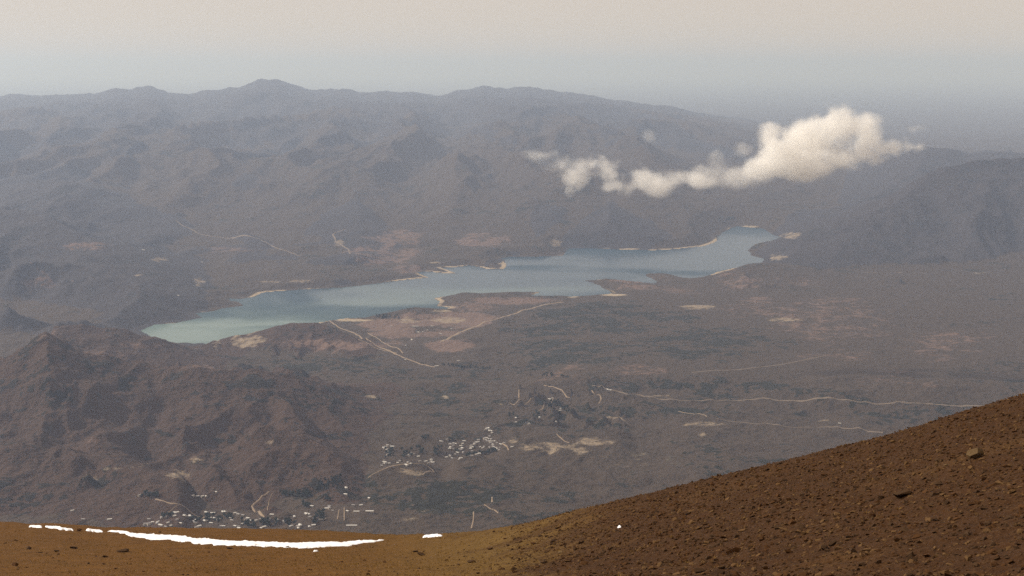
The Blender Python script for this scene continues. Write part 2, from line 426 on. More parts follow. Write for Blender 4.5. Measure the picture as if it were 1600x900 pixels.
# land cover (soil that is really of another colour)
BARE, PINK, SCR, SAND = (np.zeros(Z.shape) for _ in range(4))
def cover(target, pts, soft, amount=1.0):
    w = [hit(*p) for p in pts]
    w = [p for p in w if p]
    if len(w) < 3: return
    px, py = np.array([p[0] for p in w]), np.array([p[1] for p in w])
    m = (GX > px.min() - 3 * soft) & (GX < px.max() + 3 * soft) & (GY > py.min() - 4 * soft) & (GY < py.max() + 4 * soft)
    if not m.any(): return
    sd = poly_sd(px, py, GX[m], GY[m])
    target[m] = np.maximum(target[m], amount * np.clip(0.5 - sd / (2 * soft), 0, 1))
def blob(target, u, v, ru, rv, soft=30, amount=1.0):
    cover(target, [(u + ru * math.cos(k * math.pi / 6) * (0.8 + 0.2 * math.sin(k * 2.7 + u)), v + rv * math.sin(k * math.pi / 6)) for k in range(12)], soft, amount)
# beaches and exposed lake bed
shn = fbm(GX, GY, 900, 3, 91)
SAND = np.where((SD > -4) & (SD < 75), np.clip(0.5 + 1.9 * shn, 0, 1) * (1 - sstep(14, 60, SD)), 0)
for u, v, a, b in [(487, 452, 34, 3), (700, 480, 22, 4), (680, 411, 20, 3), (1172, 354, 26, 3), (690, 486, 35, 3), (895, 464, 15, 3), (840, 459, 20, 4), (550, 500, 60, 4), (270, 506, 30, 3), (320, 488, 14, 3), (810, 449, 7, 1.5), (780, 412, 9, 2.5), (960, 461, 40, 3)]:
    blob(SAND, u, v, a * 0.8, b * 0.7, 45, 0.8)
for p in [(600, 508, 60, 10), (660, 500, 60, 12), (720, 500, 70, 14), (800, 470, 80, 6), (620, 520, 50, 10), (700, 540, 50, 10), (480, 537, 60, 10), (550, 540, 50, 8)]: blob(PINK, *p, 60, 0.95)
for p in [(560, 540, 60, 7), (500, 541, 45, 7), (680, 520, 60, 9), (740, 478, 60, 9), (1000, 448, 50, 6), (980, 440, 40, 5), (1040, 435, 28, 4), (1060, 452, 60, 8), (1150, 440, 70, 16), (1250, 440, 50, 12), (600, 395, 75, 18), (620, 372, 60, 14),
          (760, 375, 60, 12), (880, 590, 45, 12), (1000, 580, 60, 10), (900, 575, 40, 8), (1400, 590, 90, 14), (1300, 500, 130, 40), (1180, 480, 90, 18), (1480, 540, 90, 30), (130, 385, 60, 8), (60, 440, 50, 12), (640, 420, 40, 8),
          (350, 390, 50, 5), (620, 535, 30, 6), (340, 652, 18, 12), (110, 680, 16, 8), (1450, 600, 60, 10), (1300, 555, 80, 10)]:
    blob(PINK, *p[:4], 170 if p[0] > 1000 else 70, 0.48 if p[0] > 1000 else 0.62)
for p in [(338, 540, 10, 12), (385, 530, 40, 14), (800, 690, 14, 8), (850, 700, 60, 10), (930, 690, 42, 8), (905, 705, 30, 7), (965, 653, 38, 4), (1100, 662, 48, 5), (1098, 679, 16, 5), (1160, 682, 14, 2), (1290, 657, 20, 3), (640, 738, 42, 8),
          (280, 742, 28, 10), (330, 765, 22, 6), (300, 718, 30, 4), (225, 728, 18, 4), (325, 710, 8, 8), (420, 690, 8, 6), (1030, 618, 30, 2.5), (250, 405, 18, 4), (215, 430, 10, 3), (640, 500, 26, 6), (700, 500, 40, 6), (1215, 402, 20, 7),
          (1235, 368, 22, 6), (580, 620, 16, 3), (695, 620, 10, 3), (780, 632, 9, 2), (900, 398, 40, 4), (870, 378, 16, 8), (310, 440, 12, 8), (420, 440, 30, 2), (730, 430, 20, 2), (130, 742, 30, 3), (200, 732, 40, 4),
          (470, 440, 30, 3), (530, 380, 12, 6), (1090, 480, 40, 4), (1220, 500, 40, 4), ]:
    blob(BARE, *p[:4], 26, 0.68)
for p in [(1250, 422, 40, 3), (1400, 426, 120, 3), (1540, 427, 80, 3), (550, 790, 60, 22), (640, 810, 60, 16), (180, 795, 40, 14), (1000, 720, 120, 20)]: blob(BARE, *p[:4], 90, 0.36)
for p in [(740, 742, 42, 20), (570, 765, 60, 12), (630, 765, 60, 14), (690, 765, 30, 12), (700, 618, 26, 8), (755, 635, 24, 12), (860, 640, 40, 14), (920, 660, 40, 8), (1080, 640, 120, 8), (1320, 645, 160, 14), (1200, 605, 150, 10), (1000, 600, 90, 8), (520, 570, 120, 12),
          (950, 500, 160, 30), (1100, 540, 150, 25), (640, 580, 120, 14), (850, 540, 120, 30), (480, 755, 60, 14), (160, 760, 60, 14), (60, 770, 60, 16), (420, 740, 60, 14)]:
    blob(SCR, *p[:4], 180, 0.65)

for p in [(80, 525, 14, 8), (150, 552, 50, 5), (230, 568, 40, 4), (190, 655, 16, 10), (140, 688, 22, 8), (100, 706, 26, 7), (420, 672, 40, 5), (500, 700, 30, 8), (540, 730, 18, 8), (300, 575, 40, 4), (230, 540, 40, 6)]:
    blob(PINK, *p, 60, 0.62)

# split the sheet where one landform gives way to the next; normals stay those of the whole sheet
P = np.stack([GX, GY, Z], -1)
du = np.zeros_like(P); dv = np.zeros_like(P)
du[:, 1:-1] = P[:, 2:] - P[:, :-2]; du[:, 0] = P[:, 1] - P[:, 0]; du[:, -1] = P[:, -1] - P[:, -2]
dv[1:-1] = P[2:] - P[:-2]; dv[0] = P[1] - P[0]; dv[-1] = P[-1] - P[-2]
NRM = np.cross(du, dv); NRM /= np.linalg.norm(NRM, axis=-1, keepdims=True)
idx = np.arange(NA * NY).reshape(NY, NA)
quads = np.stack([idx[:-1, :-1], idx[:-1, 1:], idx[1:, 1:], idx[1:, :-1]], -1).reshape(-1, 4)
FL = LID[:-1, :-1].ravel()
GROUPS = [('valley_floor', ['valley', 'dome', 'loop_hill', 'badland'], M_valley, 'brown scrubland valley floor with pale tracks between slope and lake', 'valley'),
          ('mountain_range', ['range0', 'range1', 'range2', 'range3'], M_range, 'long hazy blue mountain range behind the lake with jagged skyline', 'mountains'),
          ('mountain', ['right_far'], M_range, 'hazy mountain shoulder behind the cloud at right', 'mountain'),
          ('hill', ['right_hill'], M_range, 'dark hill at the right end of the lake', 'hill'),
          ('hill', ['left_spur'], M_range, 'dark scrub covered spur descending to the lake on the left', 'hill'),
          ('hill', ['near_hill', 'near_spur', 'near_ridge', 'near_shoulder', 'near_left', 'near_back'], M_hill, 'large rugged brown hill on the left above the villages', 'hill'),
          ('hill', ['lake_hill'], M_hill, 'low hill with pale cliffs on the near shore of the lake', 'hill'),
          ('hill', ['pink_hill'], M_valley, 'low pinkish hill on the near shore at the right end of the lake', 'hill')]
NF, PF = NRM.reshape(-1, 3), P.reshape(-1, 3)
for nm, keys, mat, label, cat in GROUPS:
    ids = [names.index(k) for k in keys]
    f = quads[np.isin(FL, ids)]
    used = np.unique(f)
    remap = np.full(NA * NY, -1); remap[used] = np.arange(len(used))
    me = mesh_np(nm, PF[used], remap[f], mat)
    for an, arr in (('bare', BARE), ('pink', PINK), ('scrub', SCR), ('sand', SAND)): attr(me, an, arr.ravel()[used])
    me.normals_split_custom_set_from_vertices(NF[used].tolist())
    tag(link(nm, me), label, cat, kind='structure')

# ------------------------------------------------------------------ water
t = NT('lake_water')
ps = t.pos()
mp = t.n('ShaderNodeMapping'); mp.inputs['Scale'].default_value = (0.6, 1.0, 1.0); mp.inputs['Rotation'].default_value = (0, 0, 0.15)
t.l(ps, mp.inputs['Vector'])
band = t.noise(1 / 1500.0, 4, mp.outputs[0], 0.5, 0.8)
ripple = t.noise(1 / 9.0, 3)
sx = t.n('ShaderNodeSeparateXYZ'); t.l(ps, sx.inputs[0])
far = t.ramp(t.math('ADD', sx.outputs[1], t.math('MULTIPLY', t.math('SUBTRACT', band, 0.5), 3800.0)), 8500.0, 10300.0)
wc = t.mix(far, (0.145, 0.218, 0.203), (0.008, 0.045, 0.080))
wr = t.math('ADD', t.math('MULTIPLY', t.ramp(band, 0.42, 0.62), 0.28), 0.16)
wc = t.mix(t.math('MULTIPLY', t.ramp(band, 0.45, 0.6), 0.3), wc, (0.012, 0.040, 0.055))
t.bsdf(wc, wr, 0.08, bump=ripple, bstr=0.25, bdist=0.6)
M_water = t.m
me = bpy.data.meshes.new('lake')
bm = bmesh.new()
# the sheet reaches a little under the beach, so that the ground itself cuts the shoreline
cxl, cyl = at_z(np.array([218 - 8, 1240]), np.array([540.0, 350]), 0)
f = bm.faces.new([bm.verts.new((x, y, 0.0)) for x, y in zip(LX, LY)])
bmesh.ops.triangulate(bm, faces=[f])
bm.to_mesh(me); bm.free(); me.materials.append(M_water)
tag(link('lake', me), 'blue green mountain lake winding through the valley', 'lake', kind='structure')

# ------------------------------------------------------------------ roads, tracks and the dry river bed
def ribbon(name, pts, width, label, cat, lift=1.7, mat=None, wig=0.25):
    w = [hit(*p) for p in pts]
    w = [p for p in w if p]
    if len(w) < 2: return
    px, py = np.array([p[0] for p in w]), np.array([p[1] for p in w])
    d = np.concatenate([[0], np.cumsum(np.hypot(np.diff(px), np.diff(py)))])
    n = max(4, int(d[-1] / 9))
    s = np.linspace(0, d[-1], n)
    x, y = np.interp(s, d, px), np.interp(s, d, py)
    for _ in range(3):
        x[1:-1] = (x[:-2] + 2 * x[1:-1] + x[2:]) / 4; y[1:-1] = (y[:-2] + 2 * y[1:-1] + y[2:]) / 4
    tx, ty = np.gradient(x), np.gradient(y); L = np.hypot(tx, ty) + 1e-9
    nx, ny = -ty / L, tx / L
    ww = 0.8 * width * (0.5 + wig * fbm(s, s * 0 + 3.3, 60, 3, 5))
    rows = []
    for k in (-1, -0.33, 0.33, 1):
        xx, yy = x + nx * ww * k, y + ny * ww * k
        rows.append(np.stack([xx, yy, zat(xx, yy) + (lift if abs(k) < 1 else -0.4)], -1))
    V = np.stack(rows, 1).reshape(-1, 3)
    F = [(i * 4 + j, i * 4 + j + 1, (i + 1) * 4 + j + 1, (i + 1) * 4 + j) for i in range(n - 1) for j in range(3)]
    tag(link(name, mesh_np(name, V, np.array(F), mat or M_road)), label, cat, kind='structure')
ribbon('dirt_road', [(243, 780), (260, 785), (275, 788), (292, 795), (303, 803), (320, 809)], 9, 'pale dirt road curving down into the lower village from the left', 'road')
ribbon('dirt_road', [(420, 768), (408, 776), (398, 786), (393, 791), (398, 798), (407, 803), (413, 809)], 9, 'pale dirt road with a sharp hairpin above the lower village', 'road')
ribbon('track', [(425, 772), (420, 783), (418, 798)], 4, 'thin track beside the hairpin road', 'track')
ribbon('track', [(277, 790), (265, 800), (252, 808)], 4, 'short track branching off the curving road', 'track')
ribbon('track', [(538, 793), (538, 814)], 5, 'straight pale track right of the lower village', 'track')
ribbon('track', [(530, 797), (527, 812)], 5, 'faint track left of the straight pale track', 'track')
ribbon('track', [(740, 800), (740, 812), (737, 826)], 7, 'pale vertical cut track on the scrub slope', 'track')
ribbon('track', [(811, 609), (811, 623)], 8, 'pale vertical track below the far grove', 'track')
ribbon('track', [(757, 789), (766, 795), (779, 802)], 6, 'short pale slanting track on the scrub slope', 'track')
ribbon('track', [(769, 777), (769, 785)], 8, 'tiny pale cut on the scrub slope', 'track')
ribbon('dirt_road', [(575, 747), (590, 738), (610, 729), (640, 725), (668, 728), (680, 738), (660, 743)], 9, 'pale loop road on the bare knoll below the upper village', 'road')
ribbon('track', [(625, 732), (640, 735), (648, 737)], 5, 'pale track inside the loop road', 'track')
ribbon('dirt_road', [(690, 534), (715, 521), (740, 511), (780, 497), (820, 484), (850, 476), (880, 472)], 26, 'long straight pale road rising to the lake plateau', 'road', wig=0.15)
ribbon('dirt_road', [(508, 502), (530, 512), (555, 521), (580, 534), (600, 545), (625, 556), (650, 566), (680, 574)], 15, 'pale road running down from the lake hill past the town', 'road')
ribbon('dirt_road', [(575, 520), (592, 530), (610, 541), (630, 552)], 10, 'second pale road beside the town by the lake', 'road')
ribbon('river_bed', [(925, 603), (950, 608), (975, 614), (1010, 620), (1050, 624), (1090, 626), (1150, 626), (1240, 626), (1350, 628), (1470, 632), (1600, 636), (1700, 640)], 13, 'pale dry river bed crossing the valley to the right', 'river bed', wig=0.7, mat=M_gravel)
ribbon('dirt_road', [(850, 602), (870, 606), (880, 612), (890, 622)], 9, 'pale road above the far grove', 'road')
ribbon('dirt_road', [(925, 610), (938, 618), (940, 625), (935, 631)], 10, 'curved pale road right of the far grove', 'road')
ribbon('track', [(795, 632), (815, 627), (830, 622)], 7, 'pale track left of the far grove', 'track')
ribbon('track', [(835, 645), (850, 632), (865, 622)], 8, 'slanting track beside the far grove', 'track')
ribbon('track', [(1060, 643), (1085, 647), (1105, 651)], 7, 'faint pale track above the pale bluff', 'track')
ribbon('dirt_road', [(1120, 654), (1160, 660), (1220, 665), (1290, 667), (1380, 676)], 8, 'faint road along the terrace at right', 'road', mat=M_gravel)
ribbon('track', [(785, 693), (795, 704)], 7, 'short track at the edge of the upper village', 'track')
ribbon('track', [(870, 678), (880, 688), (890, 692)], 7, 'pale track across the eroded bluffs', 'track')
ribbon('dirt_road', [(1080, 582), (1150, 578), (1220, 570), (1290, 556)], 14, 'faint straight road across the plateau', 'road', mat=M_gravel)
ribbon('dirt_road', [(540, 358), (520, 366), (525, 378), (545, 390), (548, 397)], 20, 'pale winding road on the far shore slope', 'road', mat=M_gravel)
ribbon('dirt_road', [(275, 345), (310, 365), (360, 372), (410, 376), (440, 390), (470, 400)], 22, 'faint road along the foot of the far mountains', 'road', mat=M_gravel)
ribbon('track', [(560, 530), (590, 545), (620, 552)], 8, 'faint track below the lake hill', 'track')

# ------------------------------------------------------------------ houses
def box_faces(v0):
    return [(v0, v0 + 3, v0 + 2, v0 + 1), (v0 + 4, v0 + 5, v0 + 6, v0 + 7), (v0, v0 + 1, v0 + 5, v0 + 4), (v0 + 1, v0 + 2, v0 + 6, v0 + 5), (v0 + 2, v0 + 3, v0 + 7, v0 + 6), (v0 + 3, v0, v0 + 4, v0 + 7)]
def box_mesh(name, boxes, mat):
    V, F = [], []
    for x0, x1, y0, y1, z0, z1 in boxes:
        F += box_faces(len(V))
        V += [(x0, y0, z0), (x1, y0, z0), (x1, y1, z0), (x0, y1, z0), (x0, y0, z1), (x1, y0, z1), (x1, y1, z1), (x0, y1, z1)]
    return mesh_np(name, np.array(V), np.array(F), mat, False)
def gable(name, L, D, z, h, ov, mat):
    x, y = L / 2 + ov, D / 2 + ov
    V = [(-x, -y, z), (x, -y, z), (x, 0, z + h), (-x, 0, z + h), (-x, y, z), (x, y, z),
         (-x, -y, z - 0.25), (x, -y, z - 0.25), (-x, y, z - 0.25), (x, y, z - 0.25)]
    F = [(0, 1, 2, 3), (3, 2, 5, 4), (6, 7, 1, 0), (4, 5, 9, 8), (6, 8, 9, 7)]
    T = [(0, 3, 4), (0, 4, 8), (0, 8, 6), (1, 5, 2), (1, 9, 5), (1, 7, 9)]
    tri = []
    for q in F: tri += [(q[0], q[1], q[2]), (q[0], q[2], q[3])]
    return mesh_np(name, np.array(V), np.array(tri + T), mat, False)
HOUSE = []
for L, D, hw, hr, rm in [(11, 8, 3, 1.6, M_roof), (15, 8, 3, 1.5, M_roof), (9, 8, 3, 2.2, M_roof), (12, 9, 5.5, 1.8, M_roof2), (24, 9, 4, 1.6, M_roof), (10, 7, 3, 1.4, M_roof2)]:
    wall = box_mesh('wall', [(-L / 2, L / 2, -D / 2, D / 2, -3, hw)], M_wall)
    roof = gable('roof', L, D, hw + 0.02, hr, 0.5, rm)
    door = box_mesh('door', [(-0.5, 0.5, -D / 2 - 0.06, -D / 2 + 0.05, 0, 2.1)], M_bark)
    win = box_mesh('window', [(-L / 2 + 1.5, -L / 2 + 3.1, -D / 2 - 0.05, -D / 2 + 0.05, 1, 2.2)], M_glass)
    win2 = box_mesh('window', [(L / 2 - 3.1, L / 2 - 1.5, -D / 2 - 0.05, -D / 2 + 0.05, 1, 2.2)], M_glass)
    HOUSE.append([wall, roof, door, win, win2])
hrng = random.Random(5)
def house(u, v, kind, label, group, rot=None):
    p = hit(u, v)
    if not p: return
    r = bpy.data.objects.new('house', None)
    r.location = (p[0], p[1], float(zat(*p)))
    r.rotation_euler = (0, 0, hrng.uniform(-1.3, 1.3) if rot is None else rot)
    s = hrng.uniform(0.7, 1.05)
    r.scale = (s, s, s)
    COL.objects.link(r)
    tag(r, label, 'house', group)
    for me in HOUSE[kind]: link(me.name.split('.')[0], me, r)
def from_zoom(pts, ox, oy): return [(ox + x / 4.0, oy + y / 4.0) for x, y in pts]
VA = from_zoom([(285, 605), (302, 606), (290, 628), (232, 632), (305, 650), (185, 663), (155, 665), (110, 680), (130, 681), (205, 685), (268, 687), (250, 668), (365, 628), (385, 628), (425, 652), (420, 675),
                (490, 605), (530, 608), (480, 658), (510, 640), (560, 655), (520, 670), (640, 640), (690, 620), (765, 658), (750, 640), (800, 655), (670, 690), (690, 690), (715, 675), (850, 695),
                (880, 650), (930, 650), (1040, 630), (1115, 615), (1130, 616), (1135, 635), (1150, 565), (1240, 580), (1260, 580), (1020, 690), (1075, 685), (1065, 703), (1160, 685), (978, 660), (595, 690), (330, 672), (210, 640), (445, 690), (540, 640)], 200, 650)
VB = from_zoom([(157, 560), (172, 555), (212, 553), (180, 572), (190, 585), (185, 605), (165, 650), (180, 658), (160, 660), (245, 655), (300, 668), (325, 660), (375, 615), (385, 645), (420, 645), (440, 655), (465, 652), (455, 635),
                (490, 568), (515, 520), (580, 505), (555, 510), (570, 565), (583, 558), (595, 532), (610, 535), (660, 518), (640, 548), (650, 562), (655, 592), (620, 590), (645, 570), (585, 625), (630, 632), (640, 625), (680, 605), (690, 608),
                (705, 550), (700, 565), (720, 590), (735, 528), (750, 525), (760, 555), (768, 590), (775, 562), (790, 505), (800, 498), (805, 517), (795, 512), (812, 507), (830, 520), (850, 520), (840, 540), (865, 535), (890, 538), (820, 558), (845, 555),
                (800, 440), (815, 438), (830, 455), (795, 447), (880, 575), (310, 605), (345, 600), (550, 620), (705, 545), (740, 600), (860, 560)], 560, 560)
gA, gB, gF, gT = 'white roofed houses of the lower village', 'white roofed houses of the upper village', 'houses by the far grove', 'pale buildings of the town by the lake'
xr = random.Random(31)
VA += [(u + xr.uniform(-9, 9), v + xr.uniform(-4, 4)) for u, v in xr.sample(VA, 30)]
VB += [(u + xr.uniform(-7, 7), v + xr.uniform(-3.5, 3.5)) for u, v in xr.sample(VB, 45)]
def zoneA(u, v):
    if u < 270: return 'small pale house in the cluster at the left end of the lower village'
    if u < 345: return 'small pale house below the curving road in the left part of the lower village'
    if u < 430: return 'small pale house between tree clumps in the middle of the lower village'
    if u < 480: return 'small pale house in the open right of the middle of the lower village'
    return 'small pale house among dark trees at the right end of the lower village'
def zoneB(u, v):
    if v < 676: return 'small pale house of the small cluster above the upper village'
    if u < 625: return 'small pale house among dark trees at the left end of the upper village'
    if u < 680: return 'small pale house in the wooded left half of the upper village'
    if u < 715: return 'pale house on the lower left side of the bright centre of the upper village'
    if u < 745: return 'bright house in the dense centre of the upper village'
    return 'bright house at the right end of the upper village beside the pale bluffs'
for i, (u, v) in enumerate(VA): house(u, v, ([0, 1, 2, 0, 5, 1, 0, 3] if i < 50 else [5, 3, 5, 2])[i % (8 if i < 50 else 4)], zoneA(u, v), zoneA(u, v).replace(' house ', ' houses '))
for i, (u, v) in enumerate(VB): house(u, v, ([0, 2, 1, 0, 0, 3, 1, 5] if i < 68 else [5, 3, 2, 5])[i % (8 if i < 68 else 4)], zoneB(u, v), zoneB(u, v).replace(' house ', ' houses '))
for i, (u, v) in enumerate(from_zoom([(1195, 256), (1212, 250), (1133, 370), (1260, 327), (1266, 315), (1235, 398), (985, 372), (985, 400), (1065, 410)], 560, 560)): house(u, v, [1, 0, 2][i % 3], 'small pale house scattered around the dark far grove', gF)
for i, (u, v) in enumerate(from_zoom([(515, 607), (335, 645), (297, 680), (400, 597), (375, 597), (205, 560), (580, 575), (490, 810), (295, 770), (625, 775), (460, 560), (430, 585)], 560, 370)): house(u, v, [1, 4, 0][i % 3], 'pale building of the small town near the lake shore', gT)
house(647, 510.5, 4, 'large white building in the town by the lake', None, 0.1)
house(651, 510.5, 4, 'white annex adjoining the large white town building', None, 0.1)
for i, (u, v) in enumerate(from_zoom([(405, 500), (435, 503), (465, 503), (488, 503)], 200, 650)): house(u, v, 0, 'white house in a row of four on the open slope above the lower village', 'row of four white houses above the lower village')
house(338, 769, 0, 'lone white house at the foot of the pink bare patch', None)
house(218, 775, 3, 'pale house left of the dark grove at the road end', None)
house(113, 798, 1, 'lone white roofed house on the dark slope at far left', None)
house(130, 812, 5, 'grey roofed house low on the slope at far left', None)
house(171, 812, 1, 'white house left of the lower village', None, 0.4)
house(425, 804.5, 1, 'white house just below the hairpin road', None)
house(348, 800, 1, 'left one of two bright houses above the tree belt of the lower village', None); house(351.5, 800, 0, 'right one of two bright houses above the tree belt of the lower village', None)
house(503, 812, 4, 'large bright roofed house at the right end of the lower village', None, 0.3)
house(577.5, 800, 4, 'long white shed on the open field right of the lower village', None, 0.0)
house(557, 800, 4, 'long white shed left of another shed on the open field', None, 0.0)
house(543, 799, 0, 'small white house beside the straight pale track', None)
house(546, 822, 4, 'long low white building at the field edge behind the snow', None, 0.0); house(553, 822, 4, 'second long low white building at the field edge', None, 0.0)
house(577, 779, 2, 'lone bright house on the scrub slope between the villages', None)
house(541, 763, 0, 'upper of two pale houses above the dark pine wood', None); house(540, 773, 0, 'lower of two pale houses beside the dark pine wood', None)
house(564, 790, 0, 'left of two small pale houses above the long sheds', None); house(552, 790, 5, 'right of the small grey houses above the long sheds', None)
house(950, 609, 1, 'left one of two white houses at the river bed', None); house(954, 610, 0, 'right one of two white houses at the river bed', None)
house(800, 698.5, 1, 'white house on the pale bluff right of the upper village', None)
house(316, 410, 4, 'tiny pale farm building on the far left shore', None); house(279, 462, 4, 'tiny white farm building on the dark left spur', None)
house(224, 391, 4, 'tiny pale hut above the far left field', None); house(1312, 662, 1, 'grey hut on the terrace beside dark scrub at right', None)

# ------------------------------------------------------------------ trees
def crown_mesh(seed, pine=False):
    r = np.random.default_rng(seed)
    V, F = [], []
    octv = np.array([(1, 0, 0), (-1, 0, 0), (0, 1, 0), (0, -1, 0), (0, 0, 1), (0, 0, -1)], float)
    octf = np.array([(0, 2, 4), (2, 1, 4), (1, 3, 4), (3, 0, 4), (2, 0, 5), (1, 2, 5), (3, 1, 5), (0, 3, 5)])
    n = 22
    for i in range(n):
        if pine:
            h = r.uniform(0.1, 1.0); rad = 0.26 * (1.05 - h) + 0.02
            th = r.uniform(0, 6.28); c = np.array([rad * math.cos(th), rad * math.sin(th), h]); sz = 0.055 + 0.10 * (1.05 - h)
        else:
            d = r.normal(size=3); d /= np.linalg.norm(d); c = np.array([0, 0, 0.62]) + d * np.array([0.30, 0.30, 0.30]) * r.uniform(0.5, 1.0); sz = r.uniform(0.10, 0.19)
        q = octv * sz * r.uniform(0.6, 1.3, size=(6, 1)) + r.normal(scale=sz * 0.15, size=(6, 3))
        F.append(octf + len(V) * 6); V.append(q + c)
    return mesh_np('crown', np.concatenate(V), np.concatenate(F), M_pine if pine else M_leaf, False)
def trunk_mesh():
    V, F = [], []
    k = 6
    for z, rr in ((-0.12, 0.035), (0.2, 0.026), (0.6, 0.014), (0.85, 0.004)):
        for i in range(k): V.append((rr * math.cos(i * 2 * math.pi / k) + 0.01 * math.sin(z * 7), rr * math.sin(i * 2 * math.pi / k), z))
    for j in range(3):
        for i in range(k): F.append((j * k + i, j * k + (i + 1) % k, (j + 1) * k + (i + 1) % k, (j + 1) * k + i))
    b = len(V)
    for th, z0 in ((0.3, 0.3), (2.4, 0.38), (4.4, 0.34)):
        c = np.array([0, 0, z0]); e = c + np.array([0.2 * math.cos(th), 0.2 * math.sin(th), 0.24]); b = len(V)
        for p, rr in ((c, 0.012), (e, 0.004)):
            V += [tuple(p + np.array([rr, 0, 0])), tuple(p + np.array([-rr, 0, rr])), tuple(p + np.array([0, rr, -rr])), tuple(p + np.array([0, -rr, -rr]))]
        F += [(b + i, b + (i + 1) % 4, b + 4 + (i + 1) % 4, b + 4 + i) for i in range(4)]
    return mesh_np('trunk', np.array(V), np.array(F), M_bark, True)
CR = [crown_mesh(i) for i in range(5)]; CP = [crown_mesh(20 + i, True) for i in range(3)]; TR = trunk_mesh()
trng = random.Random(9)
def grove(u, v, ru, rv, n, label, group, pine=False, h=(10, 16), slope=0.0):
    for _ in range(int(n * (1.0 if pine else 1.25))):
        x = trng.uniform(-1, 1); y = trng.uniform(-1, 1)
        p = hit(u + ru * x, v + rv * y + slope * x)
        if not p: continue
        r = bpy.data.objects.new('pine_tree' if pine else 'tree', None)
        r.location = (p[0], p[1], float(zat(*p)))
        H = trng.uniform(*h)
        r.scale = (H * trng.uniform(0.9, 1.25), H * trng.uniform(0.9, 1.25), H)
        r.rotation_euler = (0, 0, trng.uniform(0, 6.28))
        COL.objects.link(r)
        tag(r, label, 'tree', group)
        link('trunk', TR, r)
        link('crown', trng.choice(CP if pine else CR), r)
lA = [((262, 806, 9, 4, 9), 'dark tree at the left end of the lower village'), ((342, 811, 22, 5, 22), 'dark tree of the long clump below the curving road'), ((388, 820, 12, 6, 10), 'dark tree of the clump just below the hairpin road'),
      ((420, 816, 13, 6, 14), 'dark tree of the clump right of the hairpin road'), ((480, 790, 7, 4, 7), 'dark tree of the clump below the pine wood'), ((500, 806, 7, 7, 12), 'dark tree of the tall clump at the right end of the lower village'),
      ((512, 780, 4, 3, 6), 'dark tree of the small clump right under the pine wood'), ((490, 816, 5, 4, 5), 'dark tree at the bottom right of the lower village'), ((310, 815, 14, 5, 8), 'dark tree scattered among the left roofs of the lower village'), ((455, 818, 10, 5, 7), 'dark tree low in the right half of the lower village')]
for g, l in lA: grove(*g, l, l.replace('dark tree', 'dark trees'))
grove(234, 775, 13, 3, 12, 'dark tree of the small grove at the upper end of the curving road', 'grove at the end of the curving road')
grove(461, 773, 24, 3.5, 26, 'dark tree in the belt left of the dark pine wood', 'tree belt above the lower village', slope=1)
grove(516, 755, 24, 8, 40, 'dark pine in the wood between the two villages', 'dark pine wood between the villages', True, (9, 15), -6)
lB = [((607, 708, 8, 8, 11), 'dark tree at the left end of the upper village'), ((635, 708, 9, 8, 11), 'dark tree above the loop road knoll'), ((656, 704, 6, 6, 10), 'dark tree left of the middle of the upper village'), ((682, 706, 8, 8, 11), 'dark tree in the middle of the upper village'),
      ((666, 685, 7, 3, 6), 'dark tree of the small clump above the upper village'), ((705, 689, 3, 2, 3), 'dark tree beside the upper edge of the bright roofs')]
for g, l in lB: grove(*g, l, l.replace('dark tree', 'dark trees'))
grove(752, 709, 24, 1.6, 24, 'dark tree in the row along the lower edge of the upper village', 'tree row below the upper village', slope=-4)
lG = [((862, 632, 20, 5, 22), 'dark tree in the main mass of the far grove'), ((802, 650, 8, 4, 6), 'dark tree of the small clump left of the far grove'), ((842, 648, 9, 5, 8), 'dark tree at the lower left of the far grove'), ((882, 642, 8, 5, 8), 'dark tree at the lower right of the far grove')]
for g, l in lG: grove(*g, l, l.replace('dark tree', 'dark trees'))
grove(856, 587, 9, 3, 8, 'dark tree in the clump beside the pink bare ground', 'clump beside the pink ground', h=(10, 16)); grove(882, 590, 6, 1.5, 4, 'dark tree in the clump beside the pink bare ground', 'clump beside the pink ground', h=(10, 16))
grove(604, 496, 19, 2.5, 18, 'dark pine in the shelter belt on the lake shore above the town', 'shore pines above the town', True, (18, 26))
grove(735, 574, 45, 1.4, 30, 'dark poplar like tree in the row below the town', 'tree row below the town', True, (12, 18), 3)

# scrub that dots the valley and the near hill: nobody could count it
def scatter_mesh(name, pos, size, rot, base_v, base_f, mat, smooth=False, squash=None):
    n, k = len(pos), len(base_v)
    c, s = np.cos(rot), np.sin(rot)
    b = np.broadcast_to(base_v, (n, k, 3)) if base_v.ndim == 2 else base_v
    X = b[..., 0] * c[:, None] - b[..., 1] * s[:, None]
    Yv = b[..., 0] * s[:, None] + b[..., 1] * c[:, None]
    V = np.stack([X, Yv, b[..., 2]], -1) * (size[:, None, None] if size.ndim == 1 else size[:, None, :]) + pos[:, None, :]
    F = (np.asarray(base_f)[None] + (np.arange(n) * k)[:, None, None]).reshape(-1, 3)
    return mesh_np(name, V.reshape(-1, 3), F, mat, smooth)
n = 60000
uu = rng.uniform(-60, 1660, n); vv = 560 + 290 * rng.uniform(0, 1, n)
a_, t_ = ray(uu, vv)
fa = np.clip(((a_ - A[0]) / (A[1] - A[0])).astype(int), 0, NA - 1)
first = (TANG[:, fa] >= t_[None]) & (YR[:, None] > 3300)
j = first.argmax(0); okm = first.any(0) & (YR[j] < 9000)
bx_, by_ = (a_ * YR[j] + rng.uniform(-6, 6, n))[okm], (YR[j] + rng.uniform(-8, 8, n))[okm]
dn_ = fbm(bx_, by_, 260, 3, 401) + 0.5 * fbm(bx_, by_, 1300, 2, 402)
keep = (dn_ + rng.uniform(-0.45, 0.45, len(bx_))) > 0.02
bx_, by_ = bx_[keep], by_[keep]
